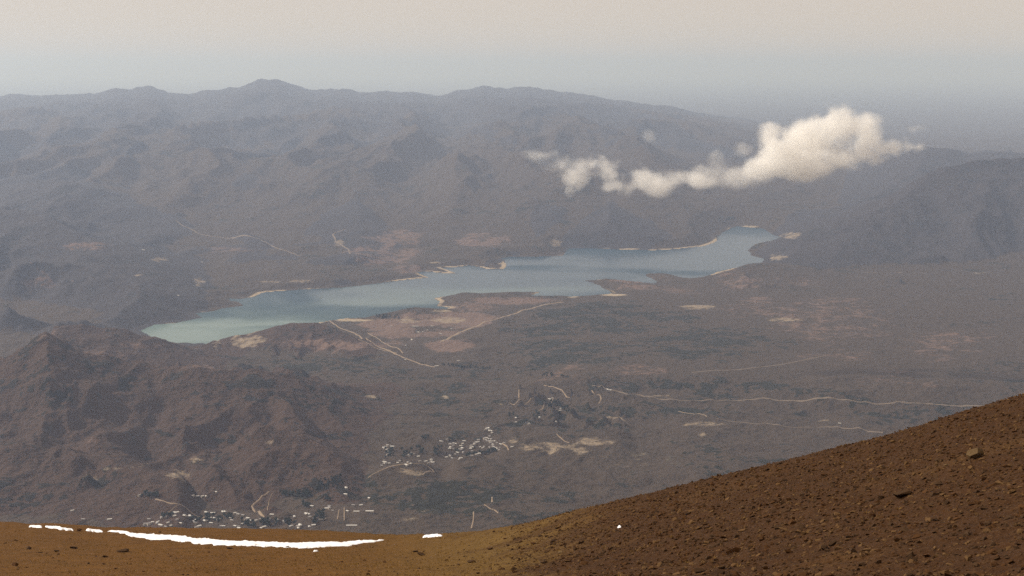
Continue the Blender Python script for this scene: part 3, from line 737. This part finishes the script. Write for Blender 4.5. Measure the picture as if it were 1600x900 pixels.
bz_ = zat(bx_, by_)
bushv = np.array([(1, 0, 0.1), (-0.9, 0.2, 0), (0.1, 1, 0), (0, -0.9, 0.1), (0.1, 0.0, 0.9), (0, 0, -0.4)]); bushf = [(0, 2, 4), (2, 1, 4), (1, 3, 4), (3, 0, 4)]
sz = rng.uniform(1.2, 3.2, len(bx_))
me = scatter_mesh('scrub', np.stack([bx_, by_, bz_], -1), np.stack([sz, sz, sz * rng.uniform(0.6, 1.1, len(sz))], -1), rng.uniform(0, 6.28, len(sz)), bushv, bushf, M_scrub)
tag(link('scrub', me), 'low dark scrub dotted over the valley floor and near hill', 'scrub', kind='stuff')

# ------------------------------------------------------------------ foreground slope
SKY_F = np.array([(-300, 812, 335), (0, 815, 320), (45, 817, 316), (105, 818, 310), (165, 823, 302), (225, 823.5, 294), (300, 824, 286), (450, 826, 272), (512, 828, 264), (587, 834, 254), (612, 835, 248), (675, 834, 232), (700, 832.5, 225),
                  (750, 829, 208), (800, 821, 192), (850, 810, 177), (900, 797, 163), (950, 785, 152), (1000, 774, 143), (1100, 748, 132), (1200, 726, 125), (1300, 702, 119), (1400, 676, 114), (1500, 644, 110), (1600, 615, 106), (1900, 535, 100)], float)
BOT_F = np.array([(-300, 900, 125), (0, 900, 125), (400, 900, 116), (700, 900, 96), (900, 900, 76), (1100, 900, 62), (1300, 900, 52), (1600, 900, 44), (1900, 900, 40)], float)
def curve_of(tab):
    x, y, z = at_y(tab[:, 0], tab[:, 1], tab[:, 2]); return x / y, y, z
sa, sy_, sz_ = curve_of(SKY_F); ba, by2, bz2 = curve_of(BOT_F)
def fg_plane(x, y):
    a = np.clip(x / np.maximum(y, 25.0), sa[0], sa[-1])
    Ys, Zs = np.interp(a, sa, sy_), np.interp(a, sa, sz_)
    Yb, Zb = np.interp(a, ba, by2), np.interp(a, ba, bz2)
    t = (y - Yb) / (Ys - Yb)
    tc = np.clip(t, 0, 1)
    z = Zb + (Zs - Zb) * tc
    z = z - 0.012 * (Ys - Yb) * np.sin(math.pi * tc) * 0.6          # very slightly dished
    z = np.where(t < 0, Zb + (CAMZ - 1.7 - Zb) * np.clip((Yb - y) / Yb, 0, 1.3), z)
    over = np.clip(y - Ys, 0, None)
    sl = (CAMZ - Zs) / Ys
    return np.where(over > 0, Zs - over * (sl + 0.10) - 0.012 * over ** 2, z), t
def fg(x, y):
    z, t = fg_plane(x, y)
    amp = np.clip(y / 60, 0.3, 1.0)
    fade = np.clip(1 - np.clip(t - 0.9, 0, 0.1) * 6, 0.35, 1)
    return z + amp * fade * (0.42 * fbm(x, y, 17, 3, 501) + 0.24 * (ridged(x, y * 0.8, 5.5, 3, 511) - 0.45) + 0.10 * pn(x / 1.1, y / 1.1, 521))
def fhit(u, v):
    a, tt = ray(u, v); a = float(a); tt = float(tt)
    Yl = np.linspace(36, 345, 2600)
    z = fg(a * Yl, Yl)
    ok = np.nonzero((z - CAMZ) / Yl >= tt)[0]
    if not len(ok): return None
    return a * Yl[ok[0]], Yl[ok[0]]
FA = np.linspace(-0.52, 0.52, 560)
FY = np.concatenate([np.linspace(1.5, 34, 24)[:-1], 1 / np.linspace(1 / 34.0, 1 / 400.0, 420)])
FGA, FGY = np.meshgrid(FA, FY)
FGX = FGA * (FGY + 4)
FGZ = fg(FGX, FGY)
gu, gv = project(FGX, FGY, FGZ)
olive = np.exp(-((gu - 800) / 190.0) ** 2)
grass = np.clip(0.5 - (FGX / FGY - 0.02) / 0.17 + 0.6 * fbm(FGX, FGY, 26, 3, 531), 0, 1)
ii = np.arange(FGX.size).reshape(FGX.shape)
fq = np.stack([ii[:-1, :-1], ii[:-1, 1:], ii[1:, 1:], ii[1:, :-1]], -1).reshape(-1, 4)

t = NT('slope_ground')
n1 = t.noise(0.09, 4); n2 = t.noise(0.7, 4); n3 = t.noise(4.0, 3)
mp = t.n('ShaderNodeMapping'); mp.inputs['Scale'].default_value = (0.35, 1.0, 1.0); t.l(t.pos(), mp.inputs['Vector'])
n4 = t.noise(0.35, 4, mp.outputs[0])
soil = t.mix(n2, (0.026, 0.0115, 0.0042), (0.062, 0.026, 0.008))
soil = t.mix(t.math('MULTIPLY', t.ramp(n1, 0.54, 0.72), 0.5), soil, (0.075, 0.036, 0.011))
gold = t.mix(n4, (0.056, 0.024, 0.005), (0.160, 0.073, 0.012))
gold = t.mix(t.math('MULTIPLY', t.attr('olive'), 0.8), gold, t.mix(n2, (0.055, 0.030, 0.009), (0.20, 0.122, 0.030)))
gold = t.mix(t.ramp(n2, 0.55, 0.75), gold, (0.09, 0.05, 0.016))
gf = t.math('ADD', t.attr('grass'), t.math('MULTIPLY', t.math('SUBTRACT', n2, 0.5), 0.9))
col = t.mix(t.ramp(gf, 0.12, 0.88), soil, gold)
col = t.mix(t.math('MULTIPLY', t.ramp(n3, 0.5, 0.7), 0.35), col, (0.115, 0.064, 0.027))
t.bsdf(col, 0.95, 0.1, bump=t.math('ADD', n3, t.math('MULTIPLY', n2, 1.5)), bstr=0.9, bdist=0.3)
M_slope = t.m
me = mesh_np('hillside', np.stack([FGX, FGY, FGZ], -1).reshape(-1, 3), fq, M_slope)
attr(me, 'grass', grass); attr(me, 'olive', olive)
tag(link('hillside', me), 'rust brown stony mountain slope in the foreground', 'hillside', kind='structure')

# rocks
def mat_rock(name, c0, c1):
    t = NT(name)
    oi = t.n('ShaderNodeObjectInfo').outputs['Random']
    n = t.noise(1.7, 4); n5 = t.noise(0.45, 2)
    col = t.mix(n, c0, c1)
    col = t.mix(t.math('MULTIPLY', n5, 0.6), col, tuple(x * 1.25 for x in c1))
    t.bsdf(col, 0.95, 0.05, bump=t.noise(6.0, 4), bstr=0.6, bdist=0.08)
    return t.m
M_rock = mat_rock('brown_rock', (0.030, 0.0145, 0.006), (0.076, 0.036, 0.014))
M_tan = mat_rock('tan_rock', (0.065, 0.041, 0.02), (0.125, 0.081, 0.039))
M_dark = mat_rock('dark_rock', (0.026, 0.0145, 0.0075), (0.062, 0.035, 0.018))
M_ochre = mat_rock('ochre_rock', (0.060, 0.033, 0.014), (0.118, 0.066, 0.028))
def hull_rock(seed, n=14, sx=1.0, sy=0.8, sz=0.55):
    r = np.random.default_rng(seed)
    bm = bmesh.new()
    for _ in range(n):
        d = r.normal(size=3); d /= np.linalg.norm(d)
        d *= r.uniform(0.8, 1.0)
        bm.verts.new((d[0] * sx, d[1] * sy, d[2] * sz))
    res = bmesh.ops.convex_hull(bm, input=bm.verts)
    bmesh.ops.delete(bm, geom=[g for g in res['geom_interior'] if isinstance(g, bmesh.types.BMVert)], context='VERTS')
    bmesh.ops.triangulate(bm, faces=bm.faces)
    bm.verts.index_update()
    V = np.array([v.co[:] for v in bm.verts]); F = np.array([[v.index for v in f.verts] for f in bm.faces])
    bm.free()
    return V, F
ROCKS = [hull_rock(600 + i, 13, 1.0, random.uniform(0.6, 0.95), random.uniform(0.4, 0.7)) for i in range(9)]
RMESH = {m.name: [mesh_np('rock', v, f, m, False) for v, f in ROCKS] for m in (M_rock, M_tan, M_dark)}
rr_ = random.Random(3)
def rock(u, v, wpx, label, group=None, mat=M_rock, squash=1.0, sink=0.25, mesh=None, rot=None):
    p = fhit(u, v)
    if not p: return
    s = wpx / FPX * p[1] * 0.5
    o = link('rock', mesh or rr_.choice(RMESH[mat.name]), None, (p[0], p[1], float(fg(p[0], p[1])) + s * 0.55 * squash * (1 - 2 * sink)))
    o.scale = (s, s, s * squash)
    o.rotation_euler = (rr_.uniform(-0.25, 0.25), rr_.uniform(-0.25, 0.25), rr_.uniform(0, 6.28) if rot is None else rot)
    tag(o, label, 'rock', group)
    return o
# the two boulders that stand out on the right are shaped on their own
bv, bf = hull_rock(77, 20, 1.0, 0.75, 0.5)
bv[:, 2] += 0.18 * (bv[:, 0] < 0) * bv[:, 0]
rock(1524, 716, 34, 'largest tan boulder high on the right slope with a dark hollow below', None, M_tan, 1.15, 0.1, mesh_np('rock', bv, bf, M_tan, False), 0.3)
bv, bf = hull_rock(78, 18, 1.0, 0.5, 0.35); bv[:, 2] += 0.3 * bv[:, 0]
rock(1146, 865, 30, 'long tilted grey tan slab low on the right slope', None, M_tan, 1.0, 0.2, mesh_np('rock', bv, bf, M_rock, False), 0.2)
bv, bf = hull_rock(79, 16, 1.0, 0.55, 0.3)
rock(1408, 778, 44, 'broad flat dark ledge stone in the middle of the right slope', None, M_dark, 1.0, 0.3, mesh_np('rock', bv, bf, M_dark, False), 0.35)
rock(1466, 760, 22, 'dark stone right of the flat ledge on the right slope', None, M_dark, 1.2)
for u, v, w, l in [(45, 858, 17, 'grey topped dark rock on the golden ground at far left'), (88, 862, 16, 'dark flat rock, second from the left in the row below the snow'), (91, 867, 7, 'small reddish stone just below a dark flat rock'),
                   (115, 857, 16, 'dark rock below the left end of the big snow strip'), (193, 863, 27, 'widest dark rock on the golden ground left of centre'), (165, 870, 14, 'brown rock left of the widest dark rock'), (162, 882, 10, 'small grey rounded rock near the bottom at left'),
                   (63, 864, 10, 'small dark stone between two larger rocks at far left'), (25, 845, 11, 'dark stone at the left edge below the first snow dash'), (110, 842, 6, 'tiny dark stone under the snow dashes'), (24, 884, 18, 'pale reddish flat rock at the bottom left'),
                   (124, 829, 13, 'brown rock between two snow dashes on the skyline'), (449, 855, 8, 'dark stone poking through the big snow strip, right one'), (375, 851, 6, 'dark stone poking through the big snow strip, left one'), (359, 858, 14, 'dark stone under the lower edge of the big snow strip'),
                   (649, 863, 14, 'dark stone on golden ground below the small right snow patch'), (658, 868, 20, 'flat dark stone just right of centre below the small snow patch'), (737, 879, 20, 'dark bushy looking rock at the bottom of the golden ground'), (850, 880, 24, 'low dark rock at the bottom centre'),
                   (803, 891, 16, 'dark rock at the very bottom centre'), (912, 848, 12, 'dark stone on the brown slope right of centre'), (940, 868, 16, 'dark stone low on the brown slope right of centre'), (1093, 865, 16, 'dark stone left of the long tilted slab'), (8, 849, 9, 'dark stone cut by the left frame edge'),
                   (250, 832, 8, 'small dark stone on the skyline strip behind the snow')]:
    rock(u, v, w, l, None, M_dark if 'dark' in l else M_rock, 0.7)
gl, gr = 'brown stones scattered over the right slope', 'stones scattered over the golden ground'
cnt = 0
while cnt < 225:
    u = rr_.uniform(760, 1600); v = rr_.uniform(620, 900)
    vsky = np.interp(u, SKY_F[:, 0], SKY_F[:, 1])
    if v < vsky + 3: continue
    cm = rr_.random(); w = rr_.choice([5, 6, 6, 7, 7, 8, 9, 11, 14])
    mt = M_tan if cm > 0.93 else (M_dark if cm > 0.55 else M_rock)
    zone = 'near the skyline of' if v < vsky + 45 else ('low on' if v > 830 else 'halfway down')
    l = '%s %s stone lying %s the right slope' % ('large' if w > 10 else ('medium' if w > 7 else 'small'), 'tan' if mt is M_tan else ('dark' if mt is M_dark else 'brown'), zone)
    if u < 1080: l = l.replace('the right slope', 'the left part of the rubble slope')
    rock(u, v, w, l, l.replace(' stone ', ' stones '), mt, rr_.uniform(0.7, 1.1))
    cnt += 1
for _ in range(45):
    u = rr_.uniform(0, 760); v = rr_.uniform(862, 898)
    rock(u, v, rr_.choice([4, 5, 6, 7, 9]), 'small brown stone half sunk in the golden ground at left', gr, M_rock, 0.6)
# uncounted rubble
n = 42000
aa = rng.uniform(-0.40, 0.44, n); yy = np.sqrt(rng.uniform(34 ** 2, 300 ** 2, n))
ysk = np.interp(aa, sa, sy_)
far_thin = np.exp(-np.clip(yy - 120, 0, None) / 90)
pk = np.clip((aa + 0.06) / 0.10, 0.05, 1.0)
k = (yy < ysk + 1.5) & (rng.uniform(0, 1, n) < pk * far_thin)
# more of it on the right, where the slope is all rubble
a3 = rng.uniform(0.0, 0.44, 46000); y3 = np.sqrt(rng.uniform(34 ** 2, 190 ** 2, 46000)); k3 = y3 < np.interp(a3, sa, sy_) + 1.0
k3 &= rng.uniform(0, 1, 46000) < 0.75 * np.clip(a3 / 0.1, 0.25, 1)
aa = np.concatenate([aa[k], a3[k3]]); yy = np.concatenate([yy[k], y3[k3]])
xx = aa * yy; zz = fg(xx, yy)
sz = 0.05 + 0.055 * rng.gamma(1.5, 0.8, len(xx)); sz = np.clip(sz, 0.05, 0.36)
which = rng.integers(0, len(ROCKS) * 3, len(xx))
MR = [M_rock, M_rock, M_dark]
def join_np(name, parts, mats):
    V = np.concatenate([p[0] for p in parts]); off = np.cumsum([0] + [len(p[0]) for p in parts[:-1]])
    F = np.concatenate([p[1] + o for p, o in zip(parts, off)])
    mi = np.concatenate([np.full(len(p[1]), p[2]) for p in parts])
    me = mesh_np(name, V, F, None, False)
    for m in mats: me.materials.append(m)
    me.polygons.foreach_set('material_index', mi.astype(np.int32)); me.update()
    return me
parts = []
for q in range(len(ROCKS) * 3):
    m = which == q
    v, f = ROCKS[q % len(ROCKS)]
    s = sz[m]; r = rng.uniform(0, 6.28, m.sum()); nk = m.sum()
    pos = np.stack([xx[m], yy[m], zz[m] + s * 0.12], -1)
    c, sn = np.cos(r), np.sin(r)
    X = v[None, :, 0] * c[:, None] - v[None, :, 1] * sn[:, None]; Yv = v[None, :, 0] * sn[:, None] + v[None, :, 1] * c[:, None]
    tl = rng.uniform(-0.35, 0.35, (nk, 2))
    Zv = v[None, :, 2] + X * tl[:, :1] + Yv * tl[:, 1:]
    V = np.stack([X, Yv, Zv], -1) * s[:, None, None] + pos[:, None, :]
    parts.append((V.reshape(-1, 3), (f[None] + (np.arange(nk) * len(v))[:, None, None]).reshape(-1, 3), q // len(ROCKS)))
rub = join_np('rubble', parts, [M_rock, M_ochre, M_dark])
tag(link('rubble', rub), 'fine brown rubble covering the foreground slope', 'rubble', kind='stuff')

# dry grass tufts
n = 26000
aa = rng.uniform(-0.40, 0.40, n); yy = np.sqrt(rng.uniform(60 ** 2, 300 ** 2, n))
k = (yy < np.interp(aa, sa, sy_) + 0.5) & (rng.uniform(0, 1, n) < np.clip(0.85 - (aa + 0.02) / 0.16, 0.12, 1)) & (yy > np.interp(aa, ba, by2) - 12)
aa, yy = aa[k], yy[k]; xx = aa * yy
k = (fbm(xx, yy, 9, 2, 541) + rng.uniform(-0.3, 0.3, len(xx))) > -0.02
xx, yy = xx[k], yy[k]; zz = fg(xx, yy)
tv, tf = [], []
for i in range(7):
    th = i * 0.9 + 0.3; r0 = 0.25; ln = 0.5 + 0.3 * ((i * 37) % 5) / 5
    b = len(tv)
    tv += [(r0 * math.cos(th - 0.35), r0 * math.sin(th - 0.35), -0.05), (r0 * math.cos(th + 0.35), r0 * math.sin(th + 0.35), -0.05), (ln * math.cos(th), ln * math.sin(th), 0.55 + 0.25 * ((i * 13) % 4) / 4)]
    tf.append((b, b + 1, b + 2))
M_grass = mat_simple('dry_grass', (0.17, 0.095, 0.020), 0.95, 0.35, 0.3)
sz = rng.uniform(0.14, 0.42, len(xx))
tag(link('dry_grass', scatter_mesh('dry_grass', np.stack([xx, yy, zz], -1), np.stack([sz, sz, sz * 0.55], -1), rng.uniform(0, 6.28, len(xx)), np.array(tv), tf, M_grass)), 'tufts of golden dry grass on the foreground slope', 'grass', kind='stuff')

# ------------------------------------------------------------------ snow
t = NT('snow')
t.bsdf(t.mix(t.noise(2.0, 3), (0.86, 0.87, 0.90), (0.93, 0.93, 0.94)), 0.6, 0.3, bump=t.noise(1.5, 3), bstr=0.3, bdist=0.1)
M_snow = t.m
def snow(top, bot, label, thick=0.5, seed=0, nseg=90, rough=1.0):
    top, bot = np.array(top, float), np.array(bot, float)
    us = np.linspace(top[0, 0], top[-1, 0], nseg)
    tv = np.interp(us, top[:, 0], top[:, 1]) + rough * 0.9 * fbm(us, us * 0, 26, 4, seed + 1)
    bv = np.interp(us, bot[:, 0], bot[:, 1]) + rough * 0.55 * fbm(us, us * 0, 18, 4, seed + 2)
    bv = np.maximum(bv, tv + 0.25)
    R = 12
    V, F = [], []
    for i, u in enumerate(us):
        pa, pb = fhit(u, tv[i]), fhit(u, bv[i])
        if pa is None: pa = pb
        for j in range(R + 1):
            q = j / R
            x = pb[0] + (pa[0] - pb[0]) * q; y = pb[1] + (pa[1] - pb[1]) * q
            e = min(1, min(q, 1 - q) * 5) * min(1, min(i, nseg - 1 - i) / 4.0)
            zz0 = float(fg(np.array(x), np.array(y)))
            V.append((x, y, zz0 + (-0.12 + (thick + 0.12) * math.sqrt(max(e, 0)))))
    for i in range(nseg - 1):
        for j in range(R):
            a0 = i * (R + 1) + j
            F.append((a0, a0 + R + 1, a0 + R + 2, a0 + 1))
    tag(link('snow_patch', mesh_np('snow_patch', np.array(V), np.array(F), M_snow)), label, 'snow patch')
snow([(168, 828.5), (195, 830), (205, 832), (250, 834), (297, 838.5), (340, 842.5), (407, 845.5), (450, 847.5), (525, 846.5), (603, 843)],
     [(168, 830), (195, 835), (205, 839), (250, 845), (300, 849), (360, 853), (450, 856), (487, 857), (550, 852), (603, 844)], 'largest long snow strip lying across the foreground left of centre', 0.14, 10, 200, 1.7)
snow([(45, 821.5), (66, 822.5)], [(45, 823.6), (66, 824.8)], 'leftmost thin snow dash on the skyline', 0.3, 20, 30, 0.5)
snow([(70, 822.3), (97, 823.2)], [(70, 824), (97, 826.6)], 'second snow dash from the left on the skyline', 0.3, 30, 30, 0.5)
snow([(91, 825.6), (115, 827.2)], [(91, 827.6), (115, 829.2)], 'third snow dash from the left, just below the second', 0.3, 40, 30, 0.5)
snow([(134, 827), (161, 829.6)], [(134, 830), (161, 831.6)], 'snow dash just left of the big strip', 0.3, 50, 30, 0.5)
snow([(660, 838.5), (676, 837), (692, 835.8)], [(660, 840), (676, 839.4), (692, 837.4)], 'small separate snow patch right of the big strip', 0.3, 60, 30, 0.4)
snow([(489, 861.5), (498, 860.5)], [(489, 863), (498, 862)], 'tiny snow crumb just below the big strip', 0.2, 70, 16, 0.3)
snow([(964, 823.5), (971, 822.5)], [(964, 825.3), (971, 824.3)], 'tiny white snow spot alone on the brown slope right of centre', 0.15, 80, 12, 0.3)

# ------------------------------------------------------------------ low clouds: lumpy bodies of vapour
def cloud(name, blobs, Yc, label, dens, seed, noise_scale=1 / 260.0, erode=1.0, cat='cloud', wide=0.6, bias=0.0):
    """blobs: (u, v, half width px, half height px, depth offset m) at distance Yc"""
    E = []
    for u, v, ru, rv, dy in blobs:
        Y = Yc + dy
        x, y, z = at_y(u, v, Y)
        k = Y / FPX
        E.append((float(x), float(Y), float(z), ru * k, max(ru, rv) * k * 0.9, rv * k))
    cx = sum(e[0] for e in E) / len(E); cz = sum(e[2] for e in E) / len(E)
    bm = bmesh.new()
    for e in E:
        r = bmesh.ops.create_icosphere(bm, subdivisions=3, radius=1.0)
        for vtx in r['verts']:
            vtx.co = Vector((e[0] - cx + vtx.co.x * e[3] * 1.3, e[1] - Yc + vtx.co.y * e[4] * 1.3, e[2] - cz + vtx.co.z * e[5] * 1.35))
    me = bpy.data.meshes.new(name); bm.to_mesh(me); bm.free()
    o = link(name, me, None, (cx, Yc, cz))
    md = o.modifiers.new('skin', 'REMESH'); md.mode = 'VOXEL'
    md.voxel_size = max(12.0, min(e[5] for e in E) * 0.4)
    dg = bpy.context.evaluated_depsgraph_get()
    me2 = bpy.data.meshes.new_from_object(o.evaluated_get(dg))
    o.modifiers.clear(); o.data = me2; me2.name = name
    t = NT(name + '_vapour')
    ps = t.pos()
    nz = t.n('ShaderNodeTexNoise'); nz.inputs['Scale'].default_value = noise_scale; nz.inputs['Detail'].default_value = 4; nz.inputs['Roughness'].default_value = 0.6
    t.l(t.vmath('ADD', ps, (seed * 991.0, seed * 131.0, 0)), nz.inputs['Vector'])
    nz2 = t.noise(noise_scale * 0.4, 1)
    best = None
    for e in E:
        q = t.vmath('MULTIPLY', t.vmath('SUBTRACT', ps, (e[0], e[1], e[2])), (1 / e[3], 1 / e[4], 1 / e[5]))
        d = t.vmath('LENGTH', q)
        best = d if best is None else t.math('SMOOTH_MIN', best, d, 0.25)
    f = t.math('SUBTRACT', 1.0, best)
    f = t.math('ADD', f, t.math('MULTIPLY', t.math('SUBTRACT', nz.outputs['Fac'], 0.5), 2.2 * erode))
    f = t.math('ADD', f, t.math('MULTIPLY', t.math('SUBTRACT', nz2, 0.5), wide * erode))
    f = t.math('ADD', f, bias)
    edge = t.ramp(best, 1.25, 0.8)
    dn = t.math('MULTIPLY', t.math('MULTIPLY', t.ramp(f, 0.02, 1.0), dens), edge)
    pv = t.n('ShaderNodeVolumePrincipled')
    pv.inputs['Color'].default_value = (1.0, 0.992, 0.975, 1)
    pv.inputs['Anisotropy'].default_value = 0.1
    t.l(dn, pv.inputs['Density'])
    t.l(pv.outputs[0], t.out.inputs['Volume'])
    me2.materials.clear(); me2.materials.append(t.m)
    tag(o, label, cat)
    return o
cloud('cloud', [(1312, 206, 50, 44, 0), (1280, 225, 56, 40, 60), (1355, 212, 50, 38, 30), (1225, 235, 44, 36, -40), (1203, 214, 24, 24, 0), (1250, 256, 52, 26, -60), (1390, 230, 54, 20, 40), (1425, 231, 26, 11, 40), (1335, 242, 60, 22, -40), (1200, 262, 44, 20, -40)], 6900,
      'large cream cloud floating in front of the right mountain shoulder', 0.019, 1, 1 / 130.0, 1.9, wide=1.2, bias=-0.08)
cloud('cloud', [(900, 278, 40, 22, 0), (945, 270, 46, 30, 20), (990, 276, 44, 26, -20), (1035, 285, 50, 22, 0), (1078, 284, 40, 16, 0), (888, 296, 12, 13, 0), (965, 290, 60, 16, 0)], 7200, 'long low cream cloud bank over the far lake shore', 0.011, 2, 1 / 130.0, 2.2, wide=1.5, bias=-0.04)
cloud('cloud', [(1110, 276, 36, 22, 0), (1150, 276, 40, 20, 0), (1118, 254, 18, 22, 20), (1180, 270, 34, 20, 0)], 7100, 'thin ragged cloud linking the low bank and the large cloud', 0.006, 3, 1 / 120.0, 2.0, wide=1.6, bias=-0.1)
cloud('cloud', [(845, 243, 40, 14, 0), (885, 256, 40, 17, 0)], 7300, 'faint wisp left of the low cloud bank', 0.009, 4, 1 / 110.0, 1.2)
cloud('cloud', [(1163, 236, 20, 16, 0)], 7100, 'small faint puff left of the large cloud', 0.007, 5, 1 / 110.0, 1.2)
cloud('cloud', [(1015, 213, 15, 13, 0)], 7300, 'smallest faint puff alone above the low cloud bank', 0.006, 6, 1 / 110.0, 1.1)
cloud('cloud', [(1430, 203, 20, 13, 0)], 6900, 'small puff at the right tip above the large cloud', 0.010, 7, 1 / 110.0, 1.2)

# ------------------------------------------------------------------ haze over the whole valley
bx, by0, by1, z0, z1 = 125000.0, -2500.0, 246000.0, float(min(Z.min(), -20)) - 1.0, CAMZ + 850.0
hz = box_mesh('haze', [(-bx, bx, by0, by1, z0, z1)], None)
t = NT('haze_air')
pv = t.n('ShaderNodeVolumePrincipled')
pv.inputs['Color'].default_value = (*HAZE_SCATTER, 1)
pv.inputs['Absorption Color'].default_value = (*((1 - HAZE_ABSORB / (1 - HAZE_SCATTER)) ** 2), 1)
pv.inputs['Density'].default_value = HAZE_DENSITY
pv.inputs['Anisotropy'].default_value = HAZE_ANISO
t.l(pv.outputs[0], t.out.inputs['Volume'])
hz.materials.append(t.m)
tag(link('haze', hz), 'pale blue grey haze filling the whole valley', 'haze', kind='stuff')
